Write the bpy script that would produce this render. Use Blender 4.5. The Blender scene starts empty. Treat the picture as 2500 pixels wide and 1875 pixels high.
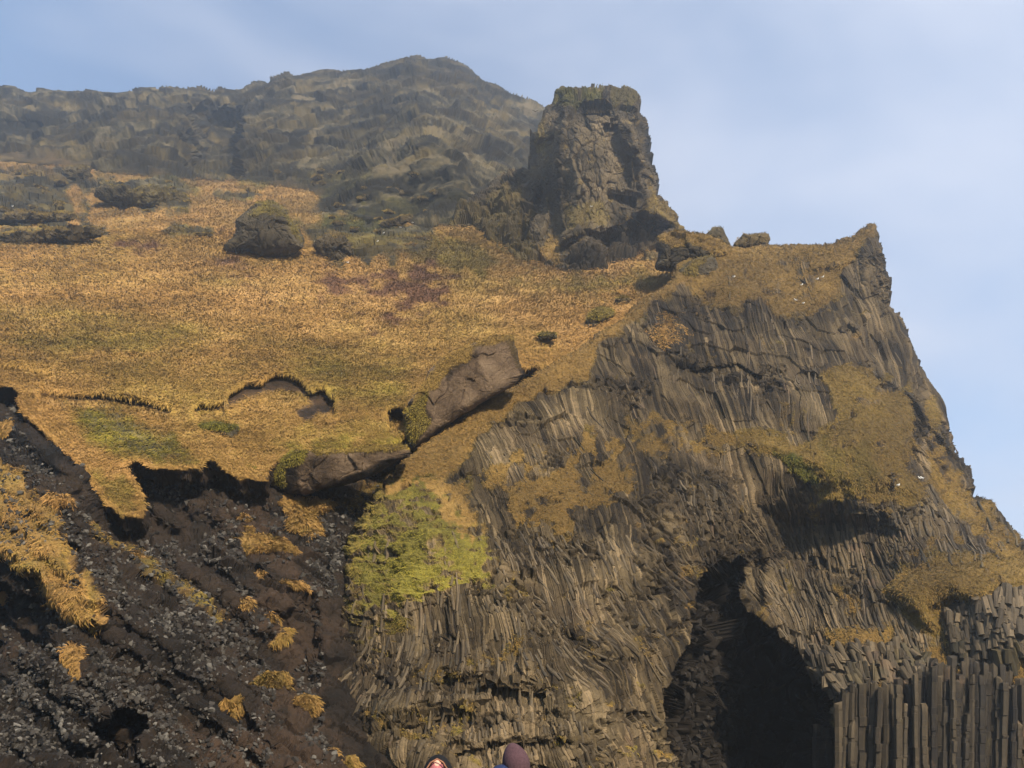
import bpy, bmesh, math, random
import numpy as np
from mathutils import Vector, Matrix
random.seed(7)
RNG = np.random.default_rng(11)
sc = bpy.context.scene
COL = sc.collection
# ------------------------------------------------------------------ camera
PITCH = math.radians(23.0)
FPX = 1250 / math.tan(math.radians(30))
CAM = np.array([0.0, 0.0, 1.65])
cp, sp = math.cos(PITCH), math.sin(PITCH)
cam = bpy.data.cameras.new("camera")
cam.angle = math.radians(60); cam.sensor_fit = 'HORIZONTAL'
cam.clip_start = 0.1; cam.clip_end = 20000
camo = bpy.data.objects.new("camera", cam); COL.objects.link(camo)
camo.location = CAM; camo.rotation_euler = (math.radians(90) + PITCH, 0, 0)
sc.camera = camo

def world(x, y, D):
    """photo direction (in its 2500 px frame) at forward distance D -> world point"""
    x = np.asarray(x, float); y = np.asarray(y, float); D = np.asarray(D, float)
    cx = (x - 1250) / FPX; cy = (937.5 - y) / FPX
    ry = cp - cy * sp; rz = sp + cy * cp
    t = D / ry
    return np.stack([CAM[0] + cx * t, CAM[1] + D + 0 * t, CAM[2] + rz * t], -1)

# ------------------------------------------------------------------ noise
def _h(ix, iy, iz, s):
    h = (ix.astype(np.int64) * 374761393 + iy.astype(np.int64) * 668265263 + iz.astype(np.int64) * 2147483647 + s * 1274126177) & 0xffffffff
    h = ((h ^ (h >> 13)) * 1274126177) & 0xffffffff
    h = ((h ^ (h >> 16)) * 2246822519) & 0xffffffff
    return ((h ^ (h >> 15)) & 0xffffff) / float(0xffffff)

def vnoise(P, s=0):
    F = np.floor(P); f = P - F; i = F.astype(np.int64)
    f = f * f * (3 - 2 * f)
    x, y, z = i[..., 0], i[..., 1], i[..., 2]
    fx, fy, fz = f[..., 0], f[..., 1], f[..., 2]
    def L(a, b, t): return a + (b - a) * t
    a = L(L(_h(x, y, z, s), _h(x + 1, y, z, s), fx), L(_h(x, y + 1, z, s), _h(x + 1, y + 1, z, s), fx), fy)
    b = L(L(_h(x, y, z + 1, s), _h(x + 1, y, z + 1, s), fx), L(_h(x, y + 1, z + 1, s), _h(x + 1, y + 1, z + 1, s), fx), fy)
    return L(a, b, fz) * 2 - 1

def fbm(P, sc_, octs=4, s=0, gain=0.5):
    P = np.asarray(P, float) * np.asarray(sc_, float)
    o = 0; a = 1.0; n = 0
    for k in range(octs):
        o = o + a * vnoise(P + 17.3 * k, s + k); n += a; a *= gain; P = P * 2.03
    return o / n

def facets(P, scl, s=0, tilt=0.7, crack=0.35):
    """fractured block relief in units of one cell: random offset and tilt per voronoi cell, with cracks"""
    shp = P.shape[:-1]
    Q = (np.asarray(P, float) / np.asarray(scl, float)).reshape(-1, 3)
    out = np.empty(len(Q))
    for a0 in range(0, len(Q), 200000):
        q = Q[a0:a0 + 200000]
        I = np.floor(q).astype(np.int64)
        b1 = np.full(len(q), 9.0); b2 = np.full(len(q), 9.0); h = np.zeros(len(q))
        for dx in (-1, 0, 1):
            for dy in (-1, 0, 1):
                for dz in (-1, 0, 1):
                    x, y, z = I[:, 0] + dx, I[:, 1] + dy, I[:, 2] + dz
                    r1, r2, r3 = _h(x, y, z, s), _h(x, y, z, s + 1), _h(x, y, z, s + 2)
                    vx, vy, vz = q[:, 0] - x - r1, q[:, 1] - y - r2, q[:, 2] - z - r3
                    d = vx * vx + vy * vy + vz * vz
                    m = d < b1
                    hh = (r1 * 7.13 + r2 * 3.7) % 1.0 + tilt * (vx * (r2 - .5) * 2 + vy * (r3 - .5) * 2 + vz * (r1 - .5) * 2)
                    b2 = np.where(m, b1, np.minimum(b2, d)); b1 = np.where(m, d, b1)
                    h = np.where(m, hh, h)
        e = np.sqrt(b2) - np.sqrt(b1)
        out[a0:a0 + 200000] = h - 0.5 - crack * np.exp(-e / 0.07)
    return out.reshape(shp)

# ------------------------------------------------------------------ 2-D helpers
def sdpoly(X, Y, poly):
    """signed distance (positive inside) of points to a polygon"""
    shp = X.shape; x = X.ravel(); y = Y.ravel()
    P = np.array(poly, float); n = len(P)
    best = np.full(len(x), 1e12); ins = np.zeros(len(x), bool)
    for i in range(n):
        ax, ay = P[i]; bx, by = P[(i + 1) % n]
        ex, ey = bx - ax, by - ay
        t = np.clip(((x - ax) * ex + (y - ay) * ey) / (ex * ex + ey * ey + 1e-9), 0, 1)
        dx = x - ax - t * ex; dy = y - ay - t * ey
        best = np.minimum(best, dx * dx + dy * dy)
        if ay != by:
            c = ((ay > y) != (by > y)) & (x < (bx - ax) * (y - ay) / (by - ay) + ax)
            ins ^= c
    return (np.where(ins, 1, -1) * np.sqrt(best)).reshape(shp)

def pd(X, Y, line):
    """distance to a polyline"""
    x = X.ravel(); y = Y.ravel(); best = np.full(len(x), 1e12)
    for (ax, ay), (bx, by) in zip(line[:-1], line[1:]):
        ex, ey = bx - ax, by - ay
        t = np.clip(((x - ax) * ex + (y - ay) * ey) / (ex * ex + ey * ey + 1e-9), 0, 1)
        best = np.minimum(best, (x - ax - t * ex) ** 2 + (y - ay - t * ey) ** 2)
    return np.sqrt(best).reshape(X.shape)

def below(X, Y, line):
    """how far a point lies below a polyline that runs left to right (negative above; far outside its ends: -999)"""
    lx = np.array([p[0] for p in line]); ly = np.array([p[1] for p in line])
    v = Y - np.interp(X, lx, ly)
    return np.where((X < lx[0]) | (X > lx[-1]), -999, v)

def ss(v, a, b):
    t = np.clip((v - a) / (b - a), 0, 1); return t * t * (3 - 2 * t)

class TPS:
    def __init__(self, pts, reg=2e-3):
        A = np.array(pts, float); self.c = A[:, :2] / 1000.0; v = np.log(A[:, 2]); n = len(A)
        K = self.k(np.linalg.norm(self.c[:, None] - self.c[None], axis=-1)) + reg * np.eye(n)
        Q = np.hstack([np.ones((n, 1)), self.c]); M = np.block([[K, Q], [Q.T, np.zeros((3, 3))]])
        self.w = np.linalg.solve(M, np.concatenate([v, np.zeros(3)]))
    @staticmethod
    def k(r): return r * r * np.log(r + 1e-9)
    def __call__(self, X, Y):
        x = X.ravel() / 1000.0; y = Y.ravel() / 1000.0
        o = self.w[-3] + self.w[-2] * x + self.w[-1] * y
        for i, (cx, cy) in enumerate(self.c):
            o = o + self.w[i] * self.k(np.hypot(x - cx, y - cy))
        return np.exp(o).reshape(X.shape)

def axis(a, b, lo, hi, step, coarse=14):
    p = []
    if a < lo: p += list(np.arange(a, lo, coarse))
    p += list(np.arange(max(a, lo), min(b, hi), step))
    if b > hi: p += list(np.arange(hi, b + coarse, coarse))
    return np.array(p, float)

# ------------------------------------------------------------------ mesh helpers
def tag(o, label=None, cat=None, group=None, kind=None):
    if label: o["label"] = label
    if cat: o["category"] = cat
    if group: o["group"] = group
    if kind: o["kind"] = kind
    return o

def mesh_np(name, V, F, mat, mask=None, smooth=False, parent=None, mat2=None, fmat=None, origin=None):
    """V (n,3), F (m,3|4) arrays -> linked mesh object with an optional per-vertex colour attribute called mask"""
    V = np.asarray(V, np.float64); F = np.asarray(F, np.int32); k = F.shape[1]
    if origin is not None: V = V - np.asarray(origin)
    me = bpy.data.meshes.new(name)
    me.vertices.add(len(V)); me.vertices.foreach_set('co', V.astype(np.float32).ravel())
    me.loops.add(F.size); me.loops.foreach_set('vertex_index', F.ravel())
    me.polygons.add(len(F)); me.polygons.foreach_set('loop_start', np.arange(0, F.size, k, dtype=np.int32))
    if fmat is not None: me.polygons.foreach_set('material_index', fmat.astype(np.int32))
    me.polygons.foreach_set('use_smooth', np.full(len(F), smooth, bool))
    me.update(calc_edges=True)
    if mask is not None:
        a = me.color_attributes.new('mask', 'FLOAT_COLOR', 'POINT')
        a.data.foreach_set('color', np.ascontiguousarray(mask, np.float32).ravel())
    me.materials.append(mat)
    if mat2: me.materials.append(mat2)
    o = bpy.data.objects.new(name, me); COL.objects.link(o)
    if origin is not None: o.location = origin
    if parent is not None: o.parent = parent
    return o

def grid_normals(P):
    a = np.gradient(P, axis=1); b = np.gradient(P, axis=0)
    n = np.cross(a, b); n /= np.linalg.norm(n, axis=-1, keepdims=True) + 1e-12
    s = np.sign(np.sum(n * (CAM - P), -1, keepdims=True)); s[s == 0] = 1
    return n * s

def smooth2(A, k):
    for _ in range(k):
        B = A.copy()
        B[1:-1] = (A[:-2] + 2 * A[1:-1] + A[2:]) / 4; A = B.copy()
        A[:, 1:-1] = (B[:, :-2] + 2 * B[:, 1:-1] + B[:, 2:]) / 4
    return A

class Sheet:
    """a landform sampled on a grid of view directions, each at its own real distance"""
    def __init__(self, xs, ys, Dfun):
        self.xs, self.ys = xs, ys
        self.X, self.Y = np.meshgrid(xs, ys)
        self.D = Dfun(self.X, self.Y)
        self.P = world(self.X, self.Y, self.D)
        self.N = grid_normals(smooth2(self.P, 2))
    def displace(self, h): self.P = self.P + self.N * h[..., None]
    def finish(self): self.N2 = grid_normals(self.P); self.Ns = grid_normals(smooth2(self.P, 6))
    def at(self, x, y, A=None):
        A = self.P if A is None else A
        fx = np.interp(x, self.xs, np.arange(len(self.xs))); fy = np.interp(y, self.ys, np.arange(len(self.ys)))
        ix = np.clip(fx.astype(int), 0, len(self.xs) - 2); iy = np.clip(fy.astype(int), 0, len(self.ys) - 2)
        tx = fx - ix; ty = fy - iy
        if A.ndim == 3: tx = tx[..., None]; ty = ty[..., None]
        return (A[iy, ix] * (1 - tx) + A[iy, ix + 1] * tx) * (1 - ty) + (A[iy + 1, ix] * (1 - tx) + A[iy + 1, ix + 1] * tx) * ty
    def build(self, name, mat, keep, mask, skirt=(0, 8, -6), skirt_mask=(0, 0, .6, .4), smooth=False, parent=None, steps=1, jit=0.0):
        H, W = self.X.shape
        idx = np.arange(H * W).reshape(H, W)
        k = keep
        fk = k[:-1, :-1] & k[1:, :-1] & k[:-1, 1:] & k[1:, 1:]
        F = np.stack([idx[:-1, :-1][fk], idx[1:, :-1][fk], idx[1:, 1:][fk], idx[:-1, 1:][fk]], -1)
        used = np.unique(F); re = np.full(H * W, -1); re[used] = np.arange(len(used)); F = re[F]
        V = self.P.reshape(-1, 3)[used]; M = mask.reshape(-1, 4)[used]
        E = np.concatenate([F[:, [0, 1]], F[:, [1, 2]], F[:, [2, 3]], F[:, [3, 0]]])
        key = np.sort(E, 1); key = key[:, 0].astype(np.int64) * (len(V) + 1) + key[:, 1]
        _, inv, cnt = np.unique(key, return_inverse=True, return_counts=True)
        B = E[cnt[inv] == 1]
        bv = np.unique(B); prev = bv; n0 = len(V)
        Vs, Ms, Fs = [V], [M], [F]
        mp_prev = np.full(n0, -1); mp_prev[bv] = bv
        base = V[bv]; cnt_ = n0
        for s in range(1, steps + 1):
            t = s / steps
            nv = base + np.array(skirt) * t * (0.85 + 0.3 * RNG.random((len(bv), 1))) + np.stack([fbm(base * (1, 1, 1) + s * 3.1, 1.1, 3, 7 + q) for q in range(3)], -1) * jit
            mp = np.full(n0, -1); mp[bv] = cnt_ + np.arange(len(bv)); cnt_ += len(bv)
            Vs.append(nv); Ms.append(np.tile(np.array(skirt_mask), (len(bv), 1)))
            Fs.append(np.stack([mp_prev[B[:, 1]], mp_prev[B[:, 0]], mp[B[:, 0]], mp[B[:, 1]]], -1))
            mp_prev = mp
        return mesh_np(name, np.concatenate(Vs), np.concatenate(Fs), mat, np.concatenate(Ms), smooth, parent)

# ------------------------------------------------------------------ materials
class NT:
    def __init__(self, name, rough=0.9, spec=0.2):
        self.m = bpy.data.materials.new(name); self.m.use_nodes = True
        self.t = self.m.node_tree; self.n = self.t.nodes
        self.b = self.n['Principled BSDF']
        self.b.inputs['Roughness'].default_value = rough
        self.b.inputs['Specular IOR Level'].default_value = spec
    def node(self, ty, **kw):
        n = self.n.new(ty)
        for k, v in kw.items(): setattr(n, k, v)
        return n
    def link(self, a, b): self.t.links.new(a, b)
    def noise(self, scale, detail=6, rough=.6, vec=None, stretch=None):
        n = self.node('ShaderNodeTexNoise'); n.inputs['Scale'].default_value = scale
        n.inputs['Detail'].default_value = detail; n.inputs['Roughness'].default_value = rough
        src = vec
        if src is None:
            if not hasattr(self, 'pos'): self.pos = self.node('ShaderNodeNewGeometry').outputs['Position']
            src = self.pos
        if stretch:
            mp = self.node('ShaderNodeMapping'); mp.inputs['Scale'].default_value = stretch
            self.link(src, mp.inputs['Vector']); src = mp.outputs['Vector']
        self.link(src, n.inputs['Vector'])
        return n.outputs['Fac']
    def ramp(self, fac, stops, interp='LINEAR'):
        r = self.node('ShaderNodeValToRGB'); r.color_ramp.interpolation = interp
        el = r.color_ramp.elements
        while len(el) < len(stops): el.new(0.5)
        for e, (p, c) in zip(el, stops): e.position = p; e.color = (*c, 1) if len(c) == 3 else c
        self.link(fac, r.inputs['Fac']); return r.outputs['Color']
    def mix(self, fac, a, b, mode='MIX'):
        m = self.node('ShaderNodeMix', data_type='RGBA', blend_type=mode)
        for s, v in ((m.inputs[0], fac), (m.inputs[6], a), (m.inputs[7], b)):
            if isinstance(v, (int, float)): s.default_value = v
            elif isinstance(v, tuple): s.default_value = (*v, 1)
            else: self.link(v, s)
        return m.outputs[2]
    def math(self, op, a, b=0.0, clamp=False):
        m = self.node('ShaderNodeMath', operation=op); m.use_clamp = clamp
        for s, v in ((m.inputs[0], a), (m.inputs[1], b)):
            if isinstance(v, (int, float)): s.default_value = v
            else: self.link(v, s)
        return m.outputs[0]
    def bump(self, h, strength, dist):
        b = self.node('ShaderNodeBump'); b.inputs['Strength'].default_value = strength; b.inputs['Distance'].default_value = dist
        self.link(h, b.inputs['Height']); self.link(b.outputs['Normal'], self.b.inputs['Normal'])

def terrain_mat(name, rock, grass=None, soil=((.010, .007, .0045), (.052, .031, .018)), rscale=1.0, fine=1.0, bumpd=.15, tw=.55):
    """mask attribute: R grass, G green share, B soil / heather share, A tone"""
    n = NT(name, 0.92, 0.18)
    at = n.node('ShaderNodeAttribute', attribute_name='mask')
    sx = n.node('ShaderNodeSeparateColor'); n.link(at.outputs['Color'], sx.inputs[0])
    R, G, B, A = sx.outputs[0], sx.outputs[1], sx.outputs[2], at.outputs['Alpha']
    n1 = n.noise(0.22 * rscale, 9, .66); n2 = n.noise(2.6 * fine, 7, .7)
    f = n.math('ADD', n.math('MULTIPLY', n1, .55), n.math('MULTIPLY', n2, .45))
    f = n.math('ADD', f, n.math('MULTIPLY', n.math('SUBTRACT', A, .5), tw), True)
    rc = n.ramp(f, [(.28, rock[0]), (.47, rock[1]), (.62, rock[2]), (.80, rock[3])])
    lich = n.ramp(n.noise(0.9 * fine, 8, .75), [(.60, (0, 0, 0)), (.68, (1, 1, 1))])
    rc = n.mix(n.math('MULTIPLY', lich, .35), rc, rock[4])
    g = grass or ((.13, .078, .024), (.23, .130, .041), (.34, .200, .074))
    gf = n.math('ADD', n.math('MULTIPLY', n.noise(.09, 8, .65), .5), n.math('MULTIPLY', n.noise(1.7 * fine, 7, .72), .5))
    gf = n.math('ADD', gf, n.math('MULTIPLY', n.math('SUBTRACT', A, .5), .45), True)
    gold = n.ramp(gf, [(.30, g[0]), (.50, g[1]), (.72, g[2])])
    green = n.ramp(gf, [(.30, (.014, .016, .004)), (.50, (.048, .050, .008)), (.72, (.13, .125, .014))])
    gc = n.mix(G, gold, green)
    heath = n.ramp(gf, [(.3, (.045, .022, .012)), (.7, (.12, .060, .032))])
    gc = n.mix(B, gc, heath)
    sl = n.ramp(f, [(.3, soil[0]), (.75, soil[1])])
    rc = n.mix(B, rc, sl)
    n.link(n.mix(R, rc, gc), n.b.inputs['Base Color'])
    bn = n.noise(6.0 * fine, 9, .75)
    n.bump(bn, .8, bumpd)
    return n.m

ROCK_CLIFF = ((.008, .0056, .0033), (.038, .0275, .0140), (.082, .060, .031), (.175, .126, .068), (.085, .067, .030))
ROCK_HILL = ((.014, .0118, .0062), (.047, .040, .0205), (.092, .075, .038), (.15, .118, .064), (.085, .082, .036))
ROCK_STACK = ((.010, .0075, .0042), (.042, .032, .018), (.092, .070, .040), (.16, .12, .068), (.055, .060, .020))
ROCK_SCREE = ((.002, .0016, .0011), (.0075, .0055, .0036), (.019, .0135, .0085), (.046, .034, .022), (.022, .018, .013))
M_cliff = terrain_mat('columnar basalt with grass', ROCK_CLIFF, rscale=1.0, fine=1.4, bumpd=.07, tw=1.25)
M_hill = terrain_mat('far hill rock and grass', ROCK_HILL, grass=((.040, .026, .010), (.095, .060, .022), (.16, .10, .042)), rscale=.35, fine=.40, bumpd=1.8, tw=.9)
M_slope = terrain_mat('golden grass slope', ROCK_HILL, rscale=.7, fine=.8, bumpd=.12)
M_stack = terrain_mat('rock stack stone', ROCK_STACK, rscale=.6, fine=1.0, bumpd=.35, tw=.8)
M_scree = terrain_mat('black scree soil', ROCK_SCREE, rscale=2, fine=2.5, bumpd=.08)

def stone_mat(name, dark, light, scale=3.0, spot=None):
    n = NT(name, .85, .25)
    tc = n.node('ShaderNodeTexCoord').outputs['Object']
    oi = n.node('ShaderNodeObjectInfo').outputs['Random']
    f = n.math('ADD', n.noise(scale, 8, .7, tc), n.math('MULTIPLY', n.math('SUBTRACT', oi, .5), .35))
    c = n.ramp(f, [(.3, dark), (.7, light)])
    if spot: c = n.mix(n.ramp(n.noise(scale * 3, 5, .7, tc), [(.6, (0, 0, 0)), (.66, (1, 1, 1))]), c, spot)
    n.link(c, n.b.inputs['Base Color']); n.bump(n.noise(scale * 4, 6, .7, tc), .6, .02)
    return n.m
M_stone = stone_mat('grey basalt stone', (.034, .031, .027), (.12, .11, .094), 2.0)
M_column = None

def gravel_mat():
    n = NT('loose gravel', .85, .25)
    at = n.node('ShaderNodeAttribute', attribute_name='mask')
    c = n.ramp(at.outputs['Alpha'], [(0, (.012, .010, .008)), (.5, (.036, .031, .025)), (.85, (.075, .068, .056)), (1, (.14, .128, .108))])
    n.link(n.mix(n.math('MULTIPLY', n.noise(7, 6, .7), .7), c, (.02, .017, .014)), n.b.inputs['Base Color'])
    return n.m
M_gravel = gravel_mat()

def blade_mat():
    n = NT('dry grass blades', .8, .15)
    at = n.node('ShaderNodeAttribute', attribute_name='mask')
    sx = n.node('ShaderNodeSeparateColor'); n.link(at.outputs['Color'], sx.inputs[0])
    A = at.outputs['Alpha']
    big = n.noise(.09, 8, .65)
    f = n.math('ADD', n.math('MULTIPLY', A, .6), n.math('MULTIPLY', big, .4), True)
    gold = n.ramp(f, [(.10, (.15, .082, .024)), (.45, (.28, .152, .045)), (.8, (.47, .272, .098))])
    green = n.ramp(f, [(.15, (.018, .020, .004)), (.45, (.10, .092, .010)), (.8, (.29, .25, .02))])
    heath = n.ramp(f, [(.15, (.045, .022, .012)), (.8, (.14, .070, .036))])
    n.link(n.mix(sx.outputs[2], n.mix(sx.outputs[1], gold, green), heath), n.b.inputs['Base Color'])
    ge = n.node('ShaderNodeNewGeometry'); v1 = n.node('ShaderNodeVectorMath', operation='MULTIPLY_ADD')
    n.link(ge.outputs['Normal'], v1.inputs[0]); v1.inputs[1].default_value = (.45, .45, .45); v1.inputs[2].default_value = (0, -.42, .62)
    v2 = n.node('ShaderNodeVectorMath', operation='NORMALIZE'); n.link(v1.outputs[0], v2.inputs[0]); n.link(v2.outputs[0], n.b.inputs['Normal'])
    return n.m
M_blade = blade_mat()

def flat_mat(name, col, rough=.8, var=.25, scale=30):
    n = NT(name, rough, .2)
    tc = n.node('ShaderNodeTexCoord').outputs['Object']
    a = tuple(c * (1 - var) for c in col); b = tuple(min(1, c * (1 + var)) for c in col)
    n.link(n.ramp(n.noise(scale, 4, .6, tc), [(.35, a), (.65, b)]), n.b.inputs['Base Color'])
    return n.m

# ------------------------------------------------------------------ grass blades
def blades(name, base, nrm, length, width, mask, lean=0.6, parent=None, origin=None, upbias=.5):
    """one bent triangle strip per tussock blade"""
    n = len(base)
    down = np.array([0, 0, -1.0]) - nrm * (-nrm[:, 2:3]); down /= np.linalg.norm(down, axis=1, keepdims=True) + 1e-9
    side = np.cross(nrm, down)
    r = RNG.normal(0, 1, (n, 1)) * .55
    lay = down * (lean + .35 * RNG.random((n, 1))) + side * r
    up = nrm * .45 + np.array([0, 0, upbias])
    d1 = up + lay * .5; d1 /= np.linalg.norm(d1, axis=1, keepdims=True)
    d2 = up * .25 + lay; d2 /= np.linalg.norm(d2, axis=1, keepdims=True)
    L = length[:, None]; Wd = width[:, None]
    view = CAM - base; view /= np.linalg.norm(view, axis=1, keepdims=True)
    rnd = RNG.normal(0, 1, (n, 3))
    wv = np.cross(d2, view + .32 * rnd); wv /= np.linalg.norm(wv, axis=1, keepdims=True) + 1e-9
    a = base - nrm * .05 * L - wv * Wd * .5; b = base - nrm * .05 * L + wv * Wd * .5
    m1 = base + d1 * L * .5
    c = m1 - wv * Wd * .42; d = m1 + wv * Wd * .42
    t = m1 + d2 * L * .6
    V = np.stack([a, b, d, c, t], 1).reshape(-1, 3)
    i = np.arange(n)[:, None] * 5
    F = np.concatenate([i + np.array([[0, 1, 2]]), i + np.array([[0, 2, 3]]), i + np.array([[3, 2, 4]])])
    return mesh_np(name, V, F, M_blade, np.repeat(mask, 5, 0), False, parent, origin=origin)

def scatter(sheet, mask, weight, n, box, px=(5, 9), wpx=1.3, lean=.6, name='grass', parent=None, step_noise=None, upbias=.5):
    x0, x1, y0, y1 = box
    x = RNG.uniform(x0, x1, n * 3); y = RNG.uniform(y0, y1, n * 3)
    w = sheet.at(x, y, weight)
    k = RNG.random(n * 3) < w
    x, y = x[k][:n], y[k][:n]
    P = sheet.at(x, y); N = sheet.at(x, y, sheet.Ns); N /= np.linalg.norm(N, axis=1, keepdims=True)
    mk = sheet.at(x, y, mask).copy()
    mpp = P[:, 1] / FPX
    L = RNG.uniform(px[0], px[1], len(x)) * mpp * (.7 + .6 * RNG.random(len(x)))
    W = wpx * mpp * (.6 + .8 * RNG.random(len(x)))
    mk[:, 0] = 1; mk[:, 3] = np.clip(mk[:, 3] * .85 + (RNG.random(len(x)) - .4) * .26, 0, 1)
    mk[:, 1] = np.clip(mk[:, 1] + RNG.normal(0, .12, len(x)), 0, 1)
    return blades(name, P, N, L, W, mk, lean, parent, upbias=upbias)

def pm(X, Y, poly, soft=12, jit=None):
    d = sdpoly(X, Y, poly)
    if jit is not None: d = d + jit
    return ss(d, -soft, soft)

# ================================================================== OUTLINES (photo directions)
RIDGE = [(-320,240),(-150,190),(0,206),(35,212),(65,222),(106,217),(141,219),(176,227),(203,216),(259,216),(311,220),(341,210),(382,212),(411,209),(441,214),(470,214),(488,209),(505,216),(523,222),(535,215),(564,222),(588,220),(599,207),(623,197),(652,197),(664,185),(699,175),(723,181),(746,176),(823,178),(846,172),(899,169),(917,160),(952,153),(987,136),(1002,133),(1017,130),(1040,137),(1093,138),(1117,147),(1152,167),(1181,194),(1211,203),(1240,220),(1300,242),(1317,251),(1330,258),(1370,285),(1450,370),(1540,480),(1620,590),(1690,645),(1760,690)]
TURF_LOW = [(-330,900),(-150,925),(0,946),(30,948),(58,960),(45,985),(62,1012),(95,1038),(130,1075),(160,1110),(190,1140),(215,1168),(235,1200),(262,1230),(300,1252),(345,1262),(352,1235),(340,1208),(323,1178),(305,1145),(338,1128),(378,1150),(398,1146),(440,1152),(487,1145),(507,1120),(542,1143),(577,1168),(646,1178),(664,1145),(690,1116),(740,1104),(830,1100),(920,1090),(1000,1088),(1030,1100),(1200,1080),(1400,1000),(1600,880),(1760,800)]
CLIFF = [(850,1990),(845,1940),(850,1875),(815,1800),(795,1750),(780,1695),(795,1640),(808,1582),(818,1520),(831,1470),(838,1400),(842,1356),(862,1300),(893,1243),(925,1200),(960,1164),(1017,1096),(1041,1077),(1088,1040),(1143,1004),(1197,972),(1251,946),(1294,927),(1340,895),(1413,859),(1460,815),(1503,780),(1545,752),(1582,725),(1640,690),(1650,640),(1640,590),(1672,567),(1718,574),(1786,598),(1881,600),(1904,602),(1961,598),(2025,587),(2060,577),(2077,577),(2101,560),(2120,551),(2134,548),(2140,563),(2143,578),(2148,595),(2150,612),(2156,627),(2160,648),(2162,668),(2170,685),(2175,702),(2173,725),(2177,744),(2190,760),(2202,778),(2206,795),(2211,810),(2222,835),(2230,858),(2246,883),(2255,900),(2285,945),(2305,975),(2310,999),(2312,1025),(2317,1049),(2326,1099),(2360,1129),(2377,1178),(2379,1203),(2419,1218),(2444,1248),(2469,1288),(2500,1333),(2600,1430),(2700,1480),(2850,1550),(2850,1990)]
CAVE = [(1640,1990),(1645,1875),(1620,1806),(1622,1742),(1631,1688),(1658,1629),(1681,1562),(1688,1494),(1694,1435),(1726,1399),(1771,1367),(1800,1357),(1826,1372),(1820,1405),(1806,1432),(1812,1462),(1830,1488),(1862,1503),(1893,1534),(1907,1562),(1952,1593),(1984,1638),(2024,1693),(2033,1724),(2020,1760),(2042,1801),(2049,1875),(2060,1990)]
STACK = [(1291,411),(1288,390),(1290,372),(1291,358),(1294,346),(1292,330),(1296,318),(1311,316),(1317,300),(1323,289),(1324,276),(1328,264),(1333,256),(1346,251),(1351,238),(1359,230),(1366,221),(1400,217),(1430,212),(1445,208),(1465,213),(1500,211),(1513,216),(1520,209),(1535,210),(1551,221),(1565,233),(1566,250),(1563,268),(1572,282),(1578,298),(1581,320),(1585,342),(1586,371),(1594,380),(1589,392),(1597,408),(1603,425),(1605,450),(1608,475),(1628,495),(1638,511),(1651,521),(1657,541),(1671,564),(1690,620),(1680,690),(1531,690),(1432,690),(1382,698),(1340,690),(1283,704),(1243,711),(1222,700),(1220,670),(1190,640),(1140,625),(1090,610),(1070,585),(1087,562),(1105,530),(1120,505),(1150,480),(1175,464),(1205,440),(1225,424),(1252,416),(1275,409)]

# ================================================================== GRASS SLOPE AND HILLS
slopeD = TPS([(0,900,76),(-300,900,80),(0,980,70),(120,1100,68),(300,1250,64),(400,1130,70),(600,1150,73),(500,1000,80),(700,900,92),(0,750,100),(500,750,114),(1000,850,104),(1000,1000,88),(1000,1130,84),(1200,1000,96),(1200,780,115),(0,620,146),(500,620,152),(1000,650,145),(1200,720,130),(1400,780,120),(1560,710,128),(1700,680,134),(1400,1000,112),(0,500,200),(300,560,175),(500,480,218),(900,560,180),(200,420,285),(600,420,295),(900,520,215),(1100,560,178),(1050,290,300),(900,400,272),(820,490,235),(1200,400,275),(1000,500,232),(1250,420,290),(0,400,300),(0,300,335),(0,205,405),(300,300,338),(300,215,405),(500,420,312),(500,300,345),(580,220,410),(700,300,345),(700,175,405),(900,165,408),(1017,130,410),(1093,138,408),(1150,250,360),(1330,260,410),(850,300,340),(1500,450,420),(-300,300,340),(-300,600,150),(1740,700,140),(0,115,470),(1000,60,470)])
CRAG = [(770,560),(800,505),(815,470),(870,400),(925,345),(1000,300),(1040,285),(1090,280),(1115,300),(1150,345),(1165,370),(1190,400),(1230,430),(1250,470),(1200,520),(1050,530),(900,520)]
RECESS = [(395,250),(560,245),(583,262),(586,300),(583,400),(590,430),(545,436),(470,425),(440,380),(400,330)]
SCARP1 = [(92,948),(140,957),(200,962),(250,960),(290,965),(350,975),(400,990),(425,996)]
SCARP2 = [(465,1000),(470,988),(500,984),(530,982),(546,978)]
SCARP3 = [(552,962),(562,954),(590,938),(600,934),(638,928),(655,914),(680,911),(708,911),(730,920),(746,931),(757,950),(772,945),(792,941),(802,952),(812,966),(820,970)]
SCARP4 = [(945,1000),(955,994),(985,996),(996,1004)]
SCARP5 = [(-300,875),(0,888),(25,891),(60,895),(100,903),(125,910)]
SCARPS = [(SCARP1, 15, 1.3), (SCARP5, 11, 1.2), (SCARP2, 18, 1.6), (SCARP3, 34, 2.2), (SCARP4, 30, 3.0)]
HOLLOW = [(560,954),(600,934),(655,914),(708,911),(757,950),(792,941),(820,970),(806,1012),(760,1014),(716,1016),(690,1000),(640,985),(600,970)]
HOLLOW_B = [(660,925),(710,925),(760,965),(800,975),(806,1010),(715,1014),(720,995),(760,985),(740,960),(690,945),(655,945)]

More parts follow.
